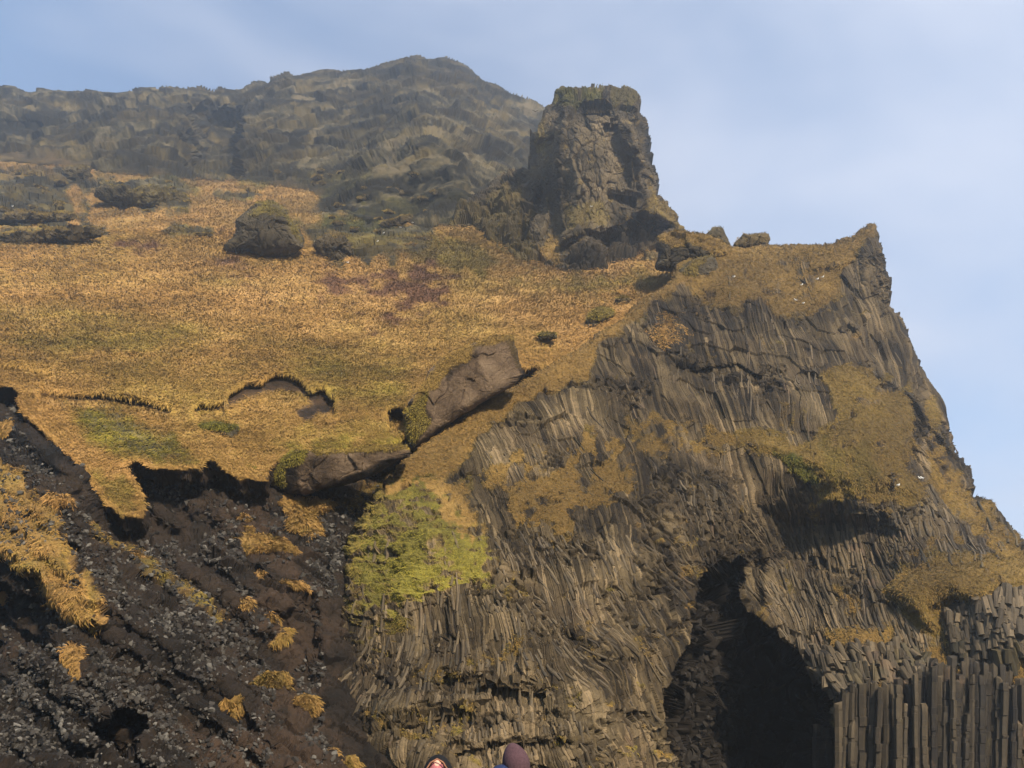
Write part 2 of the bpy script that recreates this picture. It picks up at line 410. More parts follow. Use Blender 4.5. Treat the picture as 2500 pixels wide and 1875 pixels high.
def slope_field(X, Y):
    D = slopeD(X, Y)
    j = fbm(np.stack([X, Y, 0 * X], -1), 1 / 40., 4, 3) * 14
    d = sdpoly(X, Y, CRAG)
    D = D - 42 * ss(d + j, -6, 60) * ss(560 - Y, 0, 230)
    D = D + 50 * ss(X + 1.5 * j, 430, 520) * (1 - ss(X + .1 * (Y - 350) + j * .2, 580, 592)) * ss(Y + j, 225, 310) * (1 - ss(Y - .12 * (X - 480) + j * .4, 412, 436)) + 10 * ss(sdpoly(X, Y, [(0,290),(90,290),(92,370),(60,385),(0,380)]) + j, -10, 15)
    # strata benches on the far cliff
    up = ss(430 - Y, 0, 60)
    D = D + up * 2 * np.abs(((Y + 25 * np.sin(X / 170.) + j) % 46) / 46 - .5) * 2
    for line, w, a in SCARPS:
        b = below(X, Y, line) + j * .2
        D = D + a * ss(b, -1, 3) * (1 - ss(b, w, w * 2.2)) * 1.3
    # gully gap between the slabs and the cliff ridge
    D = D + 9 * (1 - ss(pd(X, Y, [(700,1195),(880,1165),(960,1125),(1010,1085),(1100,1030),(1200,970),(1300,925)]), 8, 36))
    # rolled edges: skyline, turf edge
    e = np.minimum(sdpoly(X, Y, RIDGE + [(1760,1500),(-320,1500)]), 60)
    D = D + np.where(e < 14, 16 * (1 - np.sqrt(np.clip(1 - (1 - np.clip(e, 0, 14) / 14) ** 2, 0, 1))), 0)
    return D
S = Sheet(axis(-320, 1760, -70, 1720, 2.5), axis(60, 1290, 90, 1290, 2.3), slope_field)
X, Y = S.X, S.Y
j0 = fbm(S.P, 1 / 12., 5, 5); j1 = fbm(S.P, 1 / 3., 4, 9); PX = np.stack([X, Y, 0 * X], -1)
jp = fbm(PX, 1 / 30., 5, 21)
# where rock shows
rock = pm(X, Y, [(-330,100),(1760,60),(1400,450),(1250,470),(1180,520),(1100,545),(980,540),(900,530),(760,520),(790,470),(700,440),(600,425),(560,432),(440,425),(330,415),(210,405),(130,385),(0,375),(-330,380)], 14, jp * 26)
rock = np.maximum(rock, pm(X, Y, [(-330,395),(0,395),(150,398),(225,430),(232,455),(180,470),(210,500),(190,545),(100,560),(-330,575)], 16, jp * 42 - 6))
rock = np.maximum(rock, pm(X, Y, [(-330,560),(0,556),(110,545),(253,548),(258,566),(180,590),(60,600),(-330,622)], 10, jp * 26 - 2))
rock = np.maximum(rock, pm(X, Y, [(229,455),(262,434),(330,428),(450,438),(470,470),(460,510),(330,515),(290,500),(240,480)], 12, jp * 34 - 3))
rock = np.maximum(rock, pm(X, Y, [(378,572),(430,552),(490,545),(540,560),(600,560),(560,580),(470,584)], 8, jp * 24 - 6))
rock = np.maximum(rock, pm(X, Y, [(500,470),(620,462),(640,480),(560,490)], 8, jp * 24 - 6))
rock = np.maximum(rock, pm(X, Y, [(720,540),(800,545),(900,535),(1100,540),(1060,590),(1000,625),(930,640),(820,660),(760,610)], 12, jp * 44 - 10))
gapmask = 1 - ss(pd(X, Y, [(640,1190),(880,1165),(960,1125),(1010,1085),(1100,1030),(1200,970),(1300,925)]), 8, 22)
up = ss(430 - Y, -40, 60)
# turf caps the flatter parts of the rock, in patches that follow the beds
bed = fbm(S.P, (1 / 30., 1 / 30., 1 / 7.), 5, 41)
veg = ss(bed + .35 * j1 + .25 * S.N[..., 2], .12, .34)
grass = 1 - rock * (1 - (.78 - .1 * up) * veg)
heather = np.zeros_like(X)
for poly in ([(510,645),(560,625),(600,650),(640,680),(600,690),(560,670)], [(780,650),(850,670),(960,650),(1050,640),(1100,665),(1090,745),(1000,760),(900,735),(820,745),(790,700)], [(270,600),(330,590),(390,605),(330,620)], [(880,770),(960,760),(980,790),(900,800)]):
    heather = np.maximum(heather, pm(X, Y, poly, 20, fbm(PX, (1 / 34., 1 / 13., 1), 5, 77) * 70 - 14))
green = np.clip(.25 + .55 * fbm(S.P, 1 / 16., 4, 51) + .5 * fbm(PX, 1 / 160., 3, 53), 0, 1) * .55
green = np.clip(green + (.28 + .35 * fbm(PX, (1 / 110., 1 / 30., 1), 4, 57)) * pm(X, Y, [(-330,760),(300,740),(700,800),(1000,880),(980,1000),(600,940),(300,900),(-330,860)], 50), 0, 1)
green = np.maximum(green, rock * (.75 - .4 * up))
cragm = pm(X, Y, CRAG, 20, jp * 20)
for poly, v in (([(250,440),(330,432),(450,440),(480,470),(300,480)], .95), ([(580,430),(650,425),(660,445),(580,450)], .8), ([(720,540),(850,505),(960,520),(1000,560),(930,600),(880,590),(760,570)], .95), ([(880,560),(1100,560),(1250,640),(1180,680),(1000,640),(920,620)], .7), ([(1250,690),(1400,680),(1600,660),(1600,700),(1400,730)], .6),
                ([(150,980),(260,990),(420,1060),(470,1120),(380,1140),(300,1120),(210,1060)], .85), ([(210,1150),(330,1180),(345,1255),(270,1230)], .6), ([(680,1075),(800,1060),(990,1060),(990,1100),(700,1110)], .7), ([(700,1030),(980,1010),(990,1080),(720,1080)], .45)):
    green = np.maximum(green, v * pm(X, Y, poly, 26, jp * 40))
soil = np.zeros_like(X)
for line, w, a in SCARPS:
    b = below(X, Y, line) + jp * 6
    soil = np.maximum(soil, ss(b, -2, 2) * (1 - ss(b, w * .7, w * 1.3)))
soil = np.maximum(soil, pm(X, Y, HOLLOW_B, 7, jp * 22))
soil = np.maximum(soil, gapmask)  # shaded gap by the slabs is painted dark with the soil colour
stony = pm(X, Y, [(120,980),(300,990),(420,1060),(480,1120),(380,1140),(280,1100)], 20, fbm(PX, (1 / 14., 1 / 9., 1), 4, 91) * 60 - 28)
grass = grass * (1 - soil) * (1 - .7 * stony)
tone = np.clip(.5 + .45 * fbm(S.P, (1 / 26., 1 / 26., 1 / 9.), 5, 61) + .25 * fbm(PX, (1 / 120., 1 / 26., 1), 3, 67), 0, 1)
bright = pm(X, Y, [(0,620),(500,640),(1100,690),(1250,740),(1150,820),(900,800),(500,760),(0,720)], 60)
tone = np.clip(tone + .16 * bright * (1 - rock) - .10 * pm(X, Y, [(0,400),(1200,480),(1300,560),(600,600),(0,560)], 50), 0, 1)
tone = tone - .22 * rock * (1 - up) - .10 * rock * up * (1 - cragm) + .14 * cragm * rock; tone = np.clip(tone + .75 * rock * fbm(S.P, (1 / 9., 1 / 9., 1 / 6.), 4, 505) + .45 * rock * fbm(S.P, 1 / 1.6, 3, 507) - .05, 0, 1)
sw = np.stack([X + .0 * Y, Y + .10 * X, 0 * X], -1)
tone = np.clip(tone + (1 - rock) * (.40 * fbm(sw, (1 / 80., 1 / 9., 1), 4, 501) + .34 * fbm(sw, (1 / 24., 1 / 5., 1), 3, 503)), 0, 1)
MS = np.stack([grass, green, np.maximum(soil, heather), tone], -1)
far = S.D / 100.
skyf = ss(sdpoly(X, Y, RIDGE + [(1760,1500),(-320,1500)]), 0, 26)
h = rock * (facets(S.P, (11, 11, 9), 3, crack=.15) * (2.0 + 1.6 * up) + facets(S.P, (3.4, 3.4, 2.6), 13, crack=.2) * .8 * (1 - .3 * up)) * np.clip(far / 2.5, .35, 1.2) * (.25 + .75 * skyf)
h = h + rock * fbm(S.P, 1 / 18., 4, 15) * 2.4 + (1 - rock) * (j0 * .55 + j1 * .16) + rock * up * fbm(S.P, (1 / 45., 1 / 45., 1 / 16.), 3, 19) * 3
h = h + (1 - rock) * .12 * fbm(PX, (1 / 30., 1 / 7., 1), 3, 23) * far
S.displace(h); S.finish()
e = sdpoly(X, Y, [(p[0], p[1]) for p in RIDGE] + [(1760,1500)] + TURF_LOW[::-1])
ke = e + (jp * 10 + 9 * fbm(PX, 1 / 16., 3, 31)) * (Y > 700) + (1 + 2 * (Y > 700)) * fbm(PX, 1 / 7., 2, 29) > 0
HL = np.interp(X, [-330, 0, 130, 250, 440, 600, 760, 800, 900, 1100, 1760], [385, 392, 402, 418, 436, 440, 465, 500, 535, 548, 560])
iy_is_hill = Y < HL
kh = ke & iy_is_hill
o = S.build('hills', M_hill, ke & (Y < HL + 3), MS, (0, 60, -60), smooth=True); tag(o, kind='structure')
o = S.build('grass_slope', M_slope, ke & (Y > HL - 3), MS, (0, 1.5, -1.0), (0, 0, 1, .25), steps=4, jit=.45); tag(o, kind='structure')
wS = MS[..., 0] * (1 - soil) * (ke & (Y > HL)) * (1 - .8 * rock)
g1 = scatter(S, MS, wS, 230000, (-30, 1720, 560, 1262), (7, 18), 1.5, 1.0, 'grass', upbias=.2); tag(g1, 'tan and gold dry grass combed down the long hillside', 'grass', kind='stuff')
tus = np.clip(fbm(PX, (1 / 9., 1 / 5., 1), 3, 801) * 3 - .5, 0, 1) * (fbm(PX, (1 / 90., 1 / 40., 1), 3, 803) > -.05)
MT = MS.copy(); MT[..., 3] = np.clip(MS[..., 3] - .25, 0, 1); MT[..., 1] = np.clip(MS[..., 1] + .15, 0, 1)
g3 = scatter(S, MT, wS * tus, 12000, (-30, 1720, 600, 1262), (12, 26), 2.0, .9, 'tussocks', upbias=.45); tag(g3, 'longer olive and straw tussocks standing out of the grass slope', 'grass', kind='stuff')
g2 = scatter(S, MS, wS, 26000, (-30, 1350, 400, 600), (4, 8), 1.8, .7, 'moorland_grass', upbias=.3); tag(g2, 'sparse brown grass between the upper rock outcrops', 'grass', kind='stuff')
# fringe of longer grass hanging over the turf edges
def fringe(sheet, mask, lines, n, px, name, off=4, lean=1.0):
    xs, ys = [], []
    for ln in lines:
        ln = np.array(ln, float); seg = np.linalg.norm(np.diff(ln, axis=0), axis=1); cum = np.concatenate([[0], np.cumsum(seg)])
        t = RNG.uniform(0, cum[-1], int(n * cum[-1] / 100))
        xs.append(np.interp(t, cum, ln[:, 0])); ys.append(np.interp(t, cum, ln[:, 1]))
    x = np.concatenate(xs) + RNG.normal(0, 3, sum(map(len, xs))); y = np.concatenate(ys) - np.abs(RNG.normal(off, off, len(x)))
    P = sheet.at(x, y); N = sheet.at(x, y, sheet.Ns); mk = sheet.at(x, y, mask).copy(); mk[:, 0] = 1; mk[:, 2] = 0
    mk[:, 3] = np.clip(mk[:, 3] * .6 - .05 + RNG.random(len(x)) * .35, 0, 1)
    L = RNG.uniform(px[0], px[1], len(x)) * P[:, 1] / FPX; W = L * .14
    return blades(name, P, N / np.linalg.norm(N, axis=1, keepdims=True), L, W, mk, lean, upbias=.1)
turf_vis = [p for p in TURF_LOW if -40 < p[0] < 650]
fr = fringe(S, MS, [turf_vis, SCARP1, SCARP2, SCARP3, SCARP4, SCARP5], 650, (6, 22), 'overhanging_grass'); tag(fr, 'shaggy grass fringe hanging over the broken turf edges', 'grass', kind='stuff')

# ================================================================== SCREE GULLY
screeD = TPS([(0,960,76),(0,1100,68),(0,1220,60),(0,1300,57),(0,1420,53),(0,1500,52),(0,1700,43),(0,1875,38),(150,1180,60),(200,1300,57),(250,1420,54),(300,1270,68),(500,1190,74),(700,1220,77),(850,1240,80),(900,1200,84),(600,1400,64),(800,1450,68),(500,1600,54),(750,1700,57),(830,1860,53),(400,1875,42),(200,1600,47),(100,1040,71),(-300,1000,74),(-300,1500,50),(-300,1900,37),(900,1900,54),(600,1990,43),(1000,1150,90),(1050,1500,75),(100,1990,35.5),(550,1060,84)])
BANK = [(-330,1120),(0,1133),(50,1150),(75,1200),(110,1230),(150,1270),(165,1310),(190,1370),(230,1440),(270,1490),(280,1530),(230,1540),(170,1500),(130,1450),(60,1410),(0,1380),(-330,1330)]
HOLE = [(222,1765),(262,1740),(330,1725),(360,1745),(362,1790),(345,1830),(290,1850),(225,1850)]
DARK1 = [(-330,1400),(0,1420),(60,1440),(130,1475),(170,1530),(150,1590),(60,1610),(0,1600),(-330,1600)]
def scree_field(X, Y):
    D = screeD(X, Y)
    j = fbm(np.stack([X, Y, 0 * X], -1), 1 / 45., 4, 33) * 16
    D = D - 1.6 * ss(sdpoly(X, Y, BANK) + j, -8, 30)
    D = D + 5.5 * ss(sdpoly(X, Y, HOLE) + j * .6, -3, 16) + 2.6 * ss(sdpoly(X, Y, DARK1) + j, -3, 26)
    D = D + 2.0 * ss(sdpoly(X, Y, [(380,1290),(500,1240),(600,1260),(590,1330),(480,1350),(400,1330)]) + j, -5, 40)
    D = D + 2.2 * ss(sdpoly(X, Y, [(640,1520),(760,1440),(800,1520),(790,1650),(720,1720),(660,1640)]) + j, -5, 50)
    D = D + 3.5 * ss(sdpoly(X, Y, [(640,1190),(760,1205),(900,1170),(1010,1100),(1040,1050),(980,1060),(700,1120)]) + j * .3, -5, 22)
    ins = ss(sdpoly(X, Y, [(-330,880)] + TURF_LOW[1:36] + [(1000,900)]), -26, 6)
    D = np.where(Y < 1290, D * (1 - ins) + np.maximum(D, slopeD(X, Y) + 3.0) * ins, D)
    # diagonal rills
    u = (X * .62 - Y * .78 + j * 1.4) / 60.
    D = D + .5 * np.sin(u * 2 * np.pi) * ss(1700 - X, 900, 1100)
    return D
G = Sheet(axis(-320, 1000, -20, 980, 2.6), axis(930, 1990, 940, 1890, 2.6), scree_field)
X, Y = G.X, G.Y; PXg = np.stack([X, Y, 0 * X], -1); jg = fbm(PXg, 1 / 32., 5, 35)
bank = pm(X, Y, BANK, 8, jg * 34 - 4 + 18 * fbm(PXg, 1 / 9., 2, 36))
brown = pm(X, Y, [(560,1200),(660,1180),(690,1300),(760,1420),(800,1560),(770,1720),(840,1870),(760,1990),(500,1990),(460,1780),(650,1760),(700,1650),(640,1480),(600,1330)], 40, jg * 60)
brown = np.maximum(brown, .9 * pm(X, Y, [(0,1560),(40,1590),(40,1650),(0,1660)], 10, jg * 10))
gs = bank.copy()
mossy = np.zeros_like(X)
for poly in ([(880,1180),(960,1150),(930,1210),(870,1250),(820,1250)], [(700,1260),(740,1230),(780,1250),(770,1290),(720,1290)], [(430,1420),(560,1500),(540,1530),(420,1450)], [(220,1260),(330,1330),(420,1420),(390,1440),(290,1370),(220,1310)]):
    mossy = np.maximum(mossy, .8 * pm(X, Y, poly, 10, jg * 34 - 8))
gs = np.maximum(gs, mossy)
tone = np.clip(.42 + .5 * fbm(G.P, 1 / 5., 5, 37) + .12 * pm(X, Y, [(420,1990),(470,1780),(600,1700),(780,1760),(860,1990)], 40), 0, 1)
MG = np.stack([gs, np.clip(.25 + .5 * jg + .4 * mossy, 0, 1), np.clip(.75 * brown + .3 + .4 * jg, 0, 1) * (1 - gs), tone], -1)
h = facets(G.P, 1.6, 43) * .45 + facets(G.P, .6, 47) * .16 + fbm(G.P, 1 / 6., 4, 49) * .8 + bank * fbm(G.P, 1 / 1.2, 3, 50) * .25
h = h + .25 * np.sin(((X * .62 - Y * .78) + jg * 22) / 13.) * (1 - bank)
G.displace(h); G.finish()
kg = sdpoly(X, Y, [(-330,925),(1020,925),(1000,1200),(990,1400),(990,1990),(-330,1990)]) > -1
o = G.build('scree_slope', M_scree, kg, MG, (0, 4, -3), (0, 0, .4, .3)); tag(o, kind='structure')
gb = scatter(G, MG, MG[..., 0] * .9, 30000, (-20, 980, 1100, 1875), (6, 15), 1.6, .9, 'bank_grass', upbias=.3); tag(gb, 'rough brown grass on the stony bank at the scree edge', 'grass', kind='stuff')

# ================================================================== CLIFF
cliffD = TPS([(850,1875,60),(850,1990,59),(800,1650,63),(1000,1800,57),(1200,1875,56),(1200,1990,55.5),(1400,1800,59),(1600,1850,67),(1600,1990,66),(1650,1600,70),(840,1400,70),(1100,1600,62),(1100,1300,69),(930,1250,74),(1000,1140,80),(1150,1060,84),(1300,960,91),(1500,800,106),(1650,690,119),(1450,1300,73),(1620,1300,79),(1300,1150,80),(1450,1050,88),(1600,950,97),(1800,850,106),(1800,1000,98),(1700,1150,91),(1780,1250,88),(2000,800,111),(2130,560,123),(2100,650,118),(2160,760,119),(2240,920,117),(2310,1080,113),(2000,720,114),(1800,640,123),(1780,600,127),(1905,605,127),(1700,640,122),(1650,570,130),(2150,1050,101),(2200,1190,97),(1950,1200,96),(1950,1270,99),(1850,1350,96),(2000,1400,94),(1960,1550,87),(2200,1350,93),(2400,1310,98),(2480,1340,99),(2300,1410,87),(2480,1440,84),(2300,1550,84),(2100,1600,83),(2480,1650,80),(2200,1800,80),(2480,1850,79),(2060,1800,80),(1800,1600,80),(1850,1850,78),(2380,1210,109),(2800,1600,88),(2800,1900,76),(2300,1990,78),(1500,1500,67),(1350,1500,64)])
TERRACE = [(2010,905),(2070,880),(2130,900),(2180,960),(2240,1020),(2245,1100),(2200,1150),(2260,1180),(2250,1235),(2100,1215),(1990,1195),(1930,1140),(1880,1110),(1800,1085),(1790,1066),(1860,1070),(1950,1085),(2010,1070),(2060,1000)]
G_LOW = [(2150,1440),(2200,1415),(2300,1375),(2440,1360),(2520,1390),(2520,1420),(2440,1450),(2380,1470),(2330,1462),(2290,1500),(2310,1545),(2250,1540),(2200,1490)]
RECESS2 = [(1850,1235),(1930,1225),(2060,1225),(2170,1250),(2200,1300),(2190,1400),(2100,1440),(1990,1430),(1900,1400),(1870,1330)]
DIR = np.array([(830,1700,-.45,1),(870,1560,-.6,1),(900,1400,-.25,1),(1000,1500,0,1),(1100,1500,.03,1),(1200,1500,.28,1),(1000,1760,-.55,1),(900,1850,-.2,1),(1250,1760,.06,1),(1130,1700,-.1,1),(1400,1800,.5,1),(1450,1600,1.0,1),(1330,1400,.9,1),(1250,1280,.7,1),(1600,1500,.6,1),(1650,1350,.75,1),(1550,1700,.55,1),(1400,1180,.9,1),(1200,1160,.8,1),(1350,1000,.5,1),(1500,880,.75,1),(1430,960,.7,1),(1600,800,.45,1),(1600,960,.45,1),(1670,850,-.12,1),(1760,800,.05,1),(1835,911,.1,1),(1850,1020,.08,1),(1961,880,.28,1),(1960,1010,.2,1),(2056,816,.75,1),(2104,721,.6,1),(2160,700,.2,1),(2200,850,.5,1),(2280,1020,.5,1),(1650,1180,.5,1),(1760,1250,.4,1),(1900,1130,.1,1),(2000,1280,.12,1),(2100,1320,.2,1),(2200,1300,.3,1),(2330,1290,.55,1),(1950,1450,.35,1),(1870,1460,.7,1),(2080,1450,.25,1),(2000,1620,.5,1),(2400,1500,.12,1),(2300,1500,.25,1),(1800,1650,.5,1),(1800,1800,.1,1),(2100,1600,.4,1),(2480,1500,.1,1)], float)
dn = DIR[:, 2:] / np.linalg.norm(DIR[:, 2:], axis=1, keepdims=True)
def direction(x, y):
    w = 1.0 / (((x[:, None] - DIR[None, :, 0]) ** 2 + (y[:, None] - DIR[None, :, 1]) ** 2) + 900.0) ** 1.5
    v = w @ dn; v /= np.linalg.norm(v, axis=1, keepdims=True)
    q = np.stack([x, y, 0 * x], -1)
    a = .26 * fbm(q, 1 / 70., 3, 111) + .05 * fbm(q, 1 / 16., 2, 112)
    c, s = np.cos(a), np.sin(a)
    return np.stack([v[:, 0] * c - v[:, 1] * s, v[:, 0] * s + v[:, 1] * c], -1)

def flow_coords():
    """coordinates across (s) and along (t) the column flow, by a least-squares fit to the direction field"""
    gx = np.arange(700, 2901, 10.0); gy = np.arange(470, 2051, 10.0); GX, GY = np.meshgrid(gx, gy)
    d = direction(GX.ravel(), GY.ravel()).reshape(GX.shape + (2,))
    out = []
    for vx, vy in ((d[..., 1], -d[..., 0]), (d[..., 0], d[..., 1])):
        ex = (vx[:, 1:] + vx[:, :-1]) * 5; ey = (vy[1:] + vy[:-1]) * 5
        def AT(a, b):
            r = np.zeros_like(GX); r[:, 1:] += a; r[:, :-1] -= a; r[1:] += b; r[:-1] -= b; return r
        def A(u): return AT(u[:, 1:] - u[:, :-1], u[1:] - u[:-1])
        b = AT(ex, ey); u = (GX - 1500) * vx.mean() + (GY - 1200) * vy.mean(); r = b - A(u); p = r.copy(); rs = (r * r).sum()
        for _ in range(700):
            Ap = A(p); al = rs / (p * Ap).sum(); u = u + al * p; r = r - al * Ap; r2 = (r * r).sum()
            if r2 < 1e-4: break
            p = r + (r2 / rs) * p; rs = r2
        out.append(u)
    return gx, gy, out
FX_, FY_, (FS_, FT_) = flow_coords()
def flow_at(X, Y, A):
    fx = np.clip((X - FX_[0]) / 10, 0, len(FX_) - 1.001); fy = np.clip((Y - FY_[0]) / 10, 0, len(FY_) - 1.001)
    ix = fx.astype(int); iy = fy.astype(int); tx = fx - ix; ty = fy - iy
    tx = tx; ty = ty
    return (A[iy, ix] * (1 - tx) + A[iy, ix + 1] * tx) * (1 - ty) + (A[iy + 1, ix] * (1 - tx) + A[iy + 1, ix + 1] * tx) * ty
def column_relief(X, Y, wpx, seed, seglen=42):
    """relief and tone of a face of slender broken columns; heights in units of one column width"""
    q = np.stack([X, Y, 0 * X], -1)
    wob = fbm(q, 1 / 75., 3, seed) * 11 + fbm(q, 1 / 14., 2, seed + 3) * wpx * .22
    s_ = (flow_at(X, Y, FS_) + wob) / wpx; t_ = flow_at(X, Y, FT_)
    # columns split and merge: irregular widths
    s_ = s_ + .32 * np.sin(s_ * 2.1 + 1.3 * np.sin(s_ * .37)) 
    i = np.floor(s_).astype(np.int64); f = s_ - i; z = np.zeros_like(i)
    r1 = _h(i, z, z, seed + 7); r2 = _h(i, z, z, seed + 8)
    L = seglen * (.45 + 1.3 * r2); tt = t_ / L + r1 * 13.7; jn = np.floor(tt).astype(np.int64); tf = tt - jn
    a = _h(i, jn, z, seed + 9); b = _h(i, jn, z, seed + 10); c_ = _h(i, jn, z, seed + 11)
    # blocks of columns break away together
    gi = np.floor(s_ / 5.3 + 1.1 * _h(np.floor(t_ / 130).astype(np.int64), z, z, seed + 12)).astype(np.int64); gj = np.floor(t_ / 95. + 3.1 * _h(gi, z, z, seed + 13) + .03 * (i % 5)).astype(np.int64)
    blk = _h(gi, gj, z, seed + 14)
    prof = 1 - np.abs(2 * f - 1) ** 3.2; tiltf = (f - .5) * (c_ - .5) * 1.6
    h = .70 * prof + .70 * (a - .5) + .65 * (r1 - .5) + tiltf + 1.3 * (blk - .5) - .55 * np.exp(-np.minimum(tf, 1 - tf) * L / 1.6) * (b > .3)
    h = h + (b - .5) * (tf - .5) * .9
    tone = .5 + .30 * (a - .5) + .28 * (r1 - .5) + .26 * (blk - .5)
    crev = 1 - prof
    return h, tone, crev
def cliff_field(X, Y):
    D = cliffD(X, Y)
    j = fbm(np.stack([X, Y, 0 * X], -1), 1 / 50., 4, 63) * 16
    D = D + 14 * ss(sdpoly(X, Y, CAVE) + j * .3, -2, 6) + 9 * ss(sdpoly(X, Y, CAVE), 30, 140)
    D = D + 3.6 * ss(sdpoly(X, Y, RECESS2) + j, -6, 60)
    D = D + 1.5 * ss(sdpoly(X, Y, [(1960,660),(2060,640),(2100,620),(2110,700),(2040,720),(1980,700)]) + j, -4, 16)
    D = D + 3.0 * ss(sdpoly(X, Y, [(1700,1440),(1760,1372),(1850,1345),(1885,1385),(1860,1430),(1885,1500),(1800,1500)]) + j * .5, -4, 24)
    # terraces stand out as shelves
    D = D - 2.0 * ss(sdpoly(X, Y, TERRACE) + j, -4, 60) - 2.5 * ss(sdpoly(X, Y, G_LOW) + j, -4, 40)
    # overhang bands across the buttress foot
    for ln, a in (([(880,1790),(960,1770),(1050,1745),(1150,1725)], 1.0), ([(1080,1640),(1180,1670),(1290,1680),(1330,1685)], .9), ([(1100,1830),(1250,1815),(1400,1800)], .9), ([(1640,880),(1700,905),(1800,890),(1860,920)], 1.4)):
        b = below(X, Y, ln) + j * .8
        D = D + a * ss(b, -2, 5) * (1 - ss(b, 18, 40))
    D = D + 1.8 * fbm(np.stack([X, Y, 0 * X], -1), (1 / 130., 1 / 170., 1), 3, 65)
    e = sdpoly(X, Y, CLIFF)
    D = D + np.where(e < 16, 5.0 * (1 - np.sqrt(np.clip(1 - (1 - np.clip(e, 0, 16) / 16) ** 2, 0, 1))), 0)
    return D
C = Sheet(axis(765, 2850, 765, 2515, 1.35), axis(535, 1990, 535, 1880, 1.35), cliff_field)
X, Y = C.X, C.Y; PXc = np.stack([X, Y, 0 * X], -1)
jc = fbm(PXc, 1 / 34., 5, 71); jf = fbm(PXc, 1 / 9., 3, 73); js = fbm(PXc, (1 / 40., 1 / 10., 1), 4, 75)
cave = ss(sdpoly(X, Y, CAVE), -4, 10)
gp = np.zeros_like(X); gr = np.full_like(X, .58) + .45 * jc
def addg(poly, v=1.0, soft=10, a=34, b=-2, gcol=None, jj=None, cap=14):
    global gp, gr
    m = v * ss(np.minimum(sdpoly(X, Y, poly), cap) + (jc if jj is None else jj) * a + jf * a * .35 + b, -soft, soft)
    gp = np.maximum(gp, m)
    if gcol is not None: gr = gr * (1 - m) + gcol * m
addg([(930,1215),(960,1160),(1041,1077),(1143,1004),(1300,925),(1413,857),(1503,778),(1582,722),(1640,690),(1660,640),(1720,690),(1640,705),(1560,760),(1500,812),(1450,860),(1430,930),(1360,945),(1270,985),(1195,1030),(1150,1100),(1100,1150),(1010,1190)], 1, 8, 22, 4, .28)
addg([(890,1230),(960,1180),(1060,1185),(1120,1240),(1180,1330),(1195,1405),(1130,1410),(1050,1440),(960,1490),(900,1480),(860,1420),(860,1330)], .95, 11, 64, 0, .9, js * .75 + jc * .45, 15)
addg([(842,1300),(900,1225),(960,1170),(990,1180),(900,1280),(880,1400),(850,1480),(835,1440)], .8, 8, 50, -6, .7, js, 10)
addg([(1040,1170),(1130,1200),(1180,1300),(1150,1330),(1080,1260)], .9, 8, 36, -2, .25)
addg([(840,1440),(960,1440),(1010,1500),(940,1570),(850,1560)], .8, 8, 60, -20, .85, js)
addg([(1235,1130),(1330,1095),(1480,1080),(1555,1130),(1568,1185),(1480,1205),(1400,1265),(1350,1335),(1280,1295),(1240,1250),(1205,1175)], .95, 8, 70, -8, .35, None, 9)
addg([(1610,568),(1720,573),(1880,600),(2060,578),(2134,546),(2136,570),(2095,598),(2060,645),(2050,710),(1990,765),(1900,772),(1830,745),(1760,745),(1690,715),(1640,705)], 1, 9, 34, -2, .38)
addg(TERRACE, 1, 9, 40, 2, .55)
addg([(1890,1110),(1960,1120),(2010,1180),(1960,1175)], 1, 8, 20, 2, 1.0)
addg([(2020,1070),(2120,1090),(2150,1150),(2080,1190),(2000,1150)], .9, 14, 40, -4, .7)
addg([(1530,1035),(1640,1015),(1780,1040),(1810,1085),(1700,1115),(1620,1140),(1560,1110)], .8, 10, 50, -14, .35)
addg([(2255,1060),(2300,1080),(2340,1150),(2390,1215),(2440,1262),(2500,1345),(2520,1400),(2400,1330),(2330,1240),(2260,1170)], .95, 10, 40, -2, .45)
addg([(2200,900),(2270,960),(2300,1040),(2320,1110),(2270,1080),(2240,1000)], .8, 10, 40, -14, .5)
addg(G_LOW, 1, 9, 30, 3, .5)
addg([(1990,1555),(2100,1530),(2190,1530),(2170,1565),(2080,1580)], .95, 7, 30, -2, .35)
addg([(2050,1670),(2120,1640),(2200,1600),(2240,1640),(2180,1680),(2090,1700)], .95, 7, 34, -4, .4)
addg([(2230,1560),(2320,1590),(2440,1600),(2520,1610),(2520,1700),(2450,1665),(2380,1625),(2300,1640),(2250,1625)], .95, 8, 40, -4, .35)
addg([(2040,1440),(2090,1450),(2110,1500),(2070,1500)], .8, 7, 24, -2, .3)
addg([(2230,1320),(2330,1300),(2350,1330),(2260,1350)], .8, 7, 24, -4, .35)
addg([(1750,1500),(1600,1480),(1540,1560),(1590,1640),(1620,1600)], .35, 8, 60, -20, .4)
addg([(2060,820),(2110,800),(2110,840),(2060,850)], .6, 7, 30, -8, .3)
gp = gp * (1 - cave)
# thin scattered lichen turf elsewhere
gp = np.maximum(gp, .65 * ss(fbm(PXc, (1 / 60., 1 / 40., 1), 5, 83) + .4 * jf, .42, .62) * (1 - cave))
tone = np.clip(.5 + .42 * fbm(C.P, 1 / 7., 5, 85) + .22 * fbm(PXc, 1 / 180., 3, 86), 0, 1)
mossz = pm(X, Y, [(850,1180),(1080,1170),(1210,1330),(1200,1430),(1000,1510),(840,1520),(830,1330)], 20)
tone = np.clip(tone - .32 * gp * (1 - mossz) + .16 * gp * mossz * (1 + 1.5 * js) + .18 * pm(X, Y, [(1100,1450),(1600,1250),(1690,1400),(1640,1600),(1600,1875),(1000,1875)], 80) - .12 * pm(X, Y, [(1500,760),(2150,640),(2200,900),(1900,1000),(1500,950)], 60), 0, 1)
tone = tone * (1 - .75 * cave)  # the cave's shade is painted into the rock tone
MC = np.stack([gp, np.clip(gr, 0, 1), np.clip(.15 + .4 * fbm(C.P, 1 / 4., 4, 87), 0, .6) * (1 - gp), tone], -1)
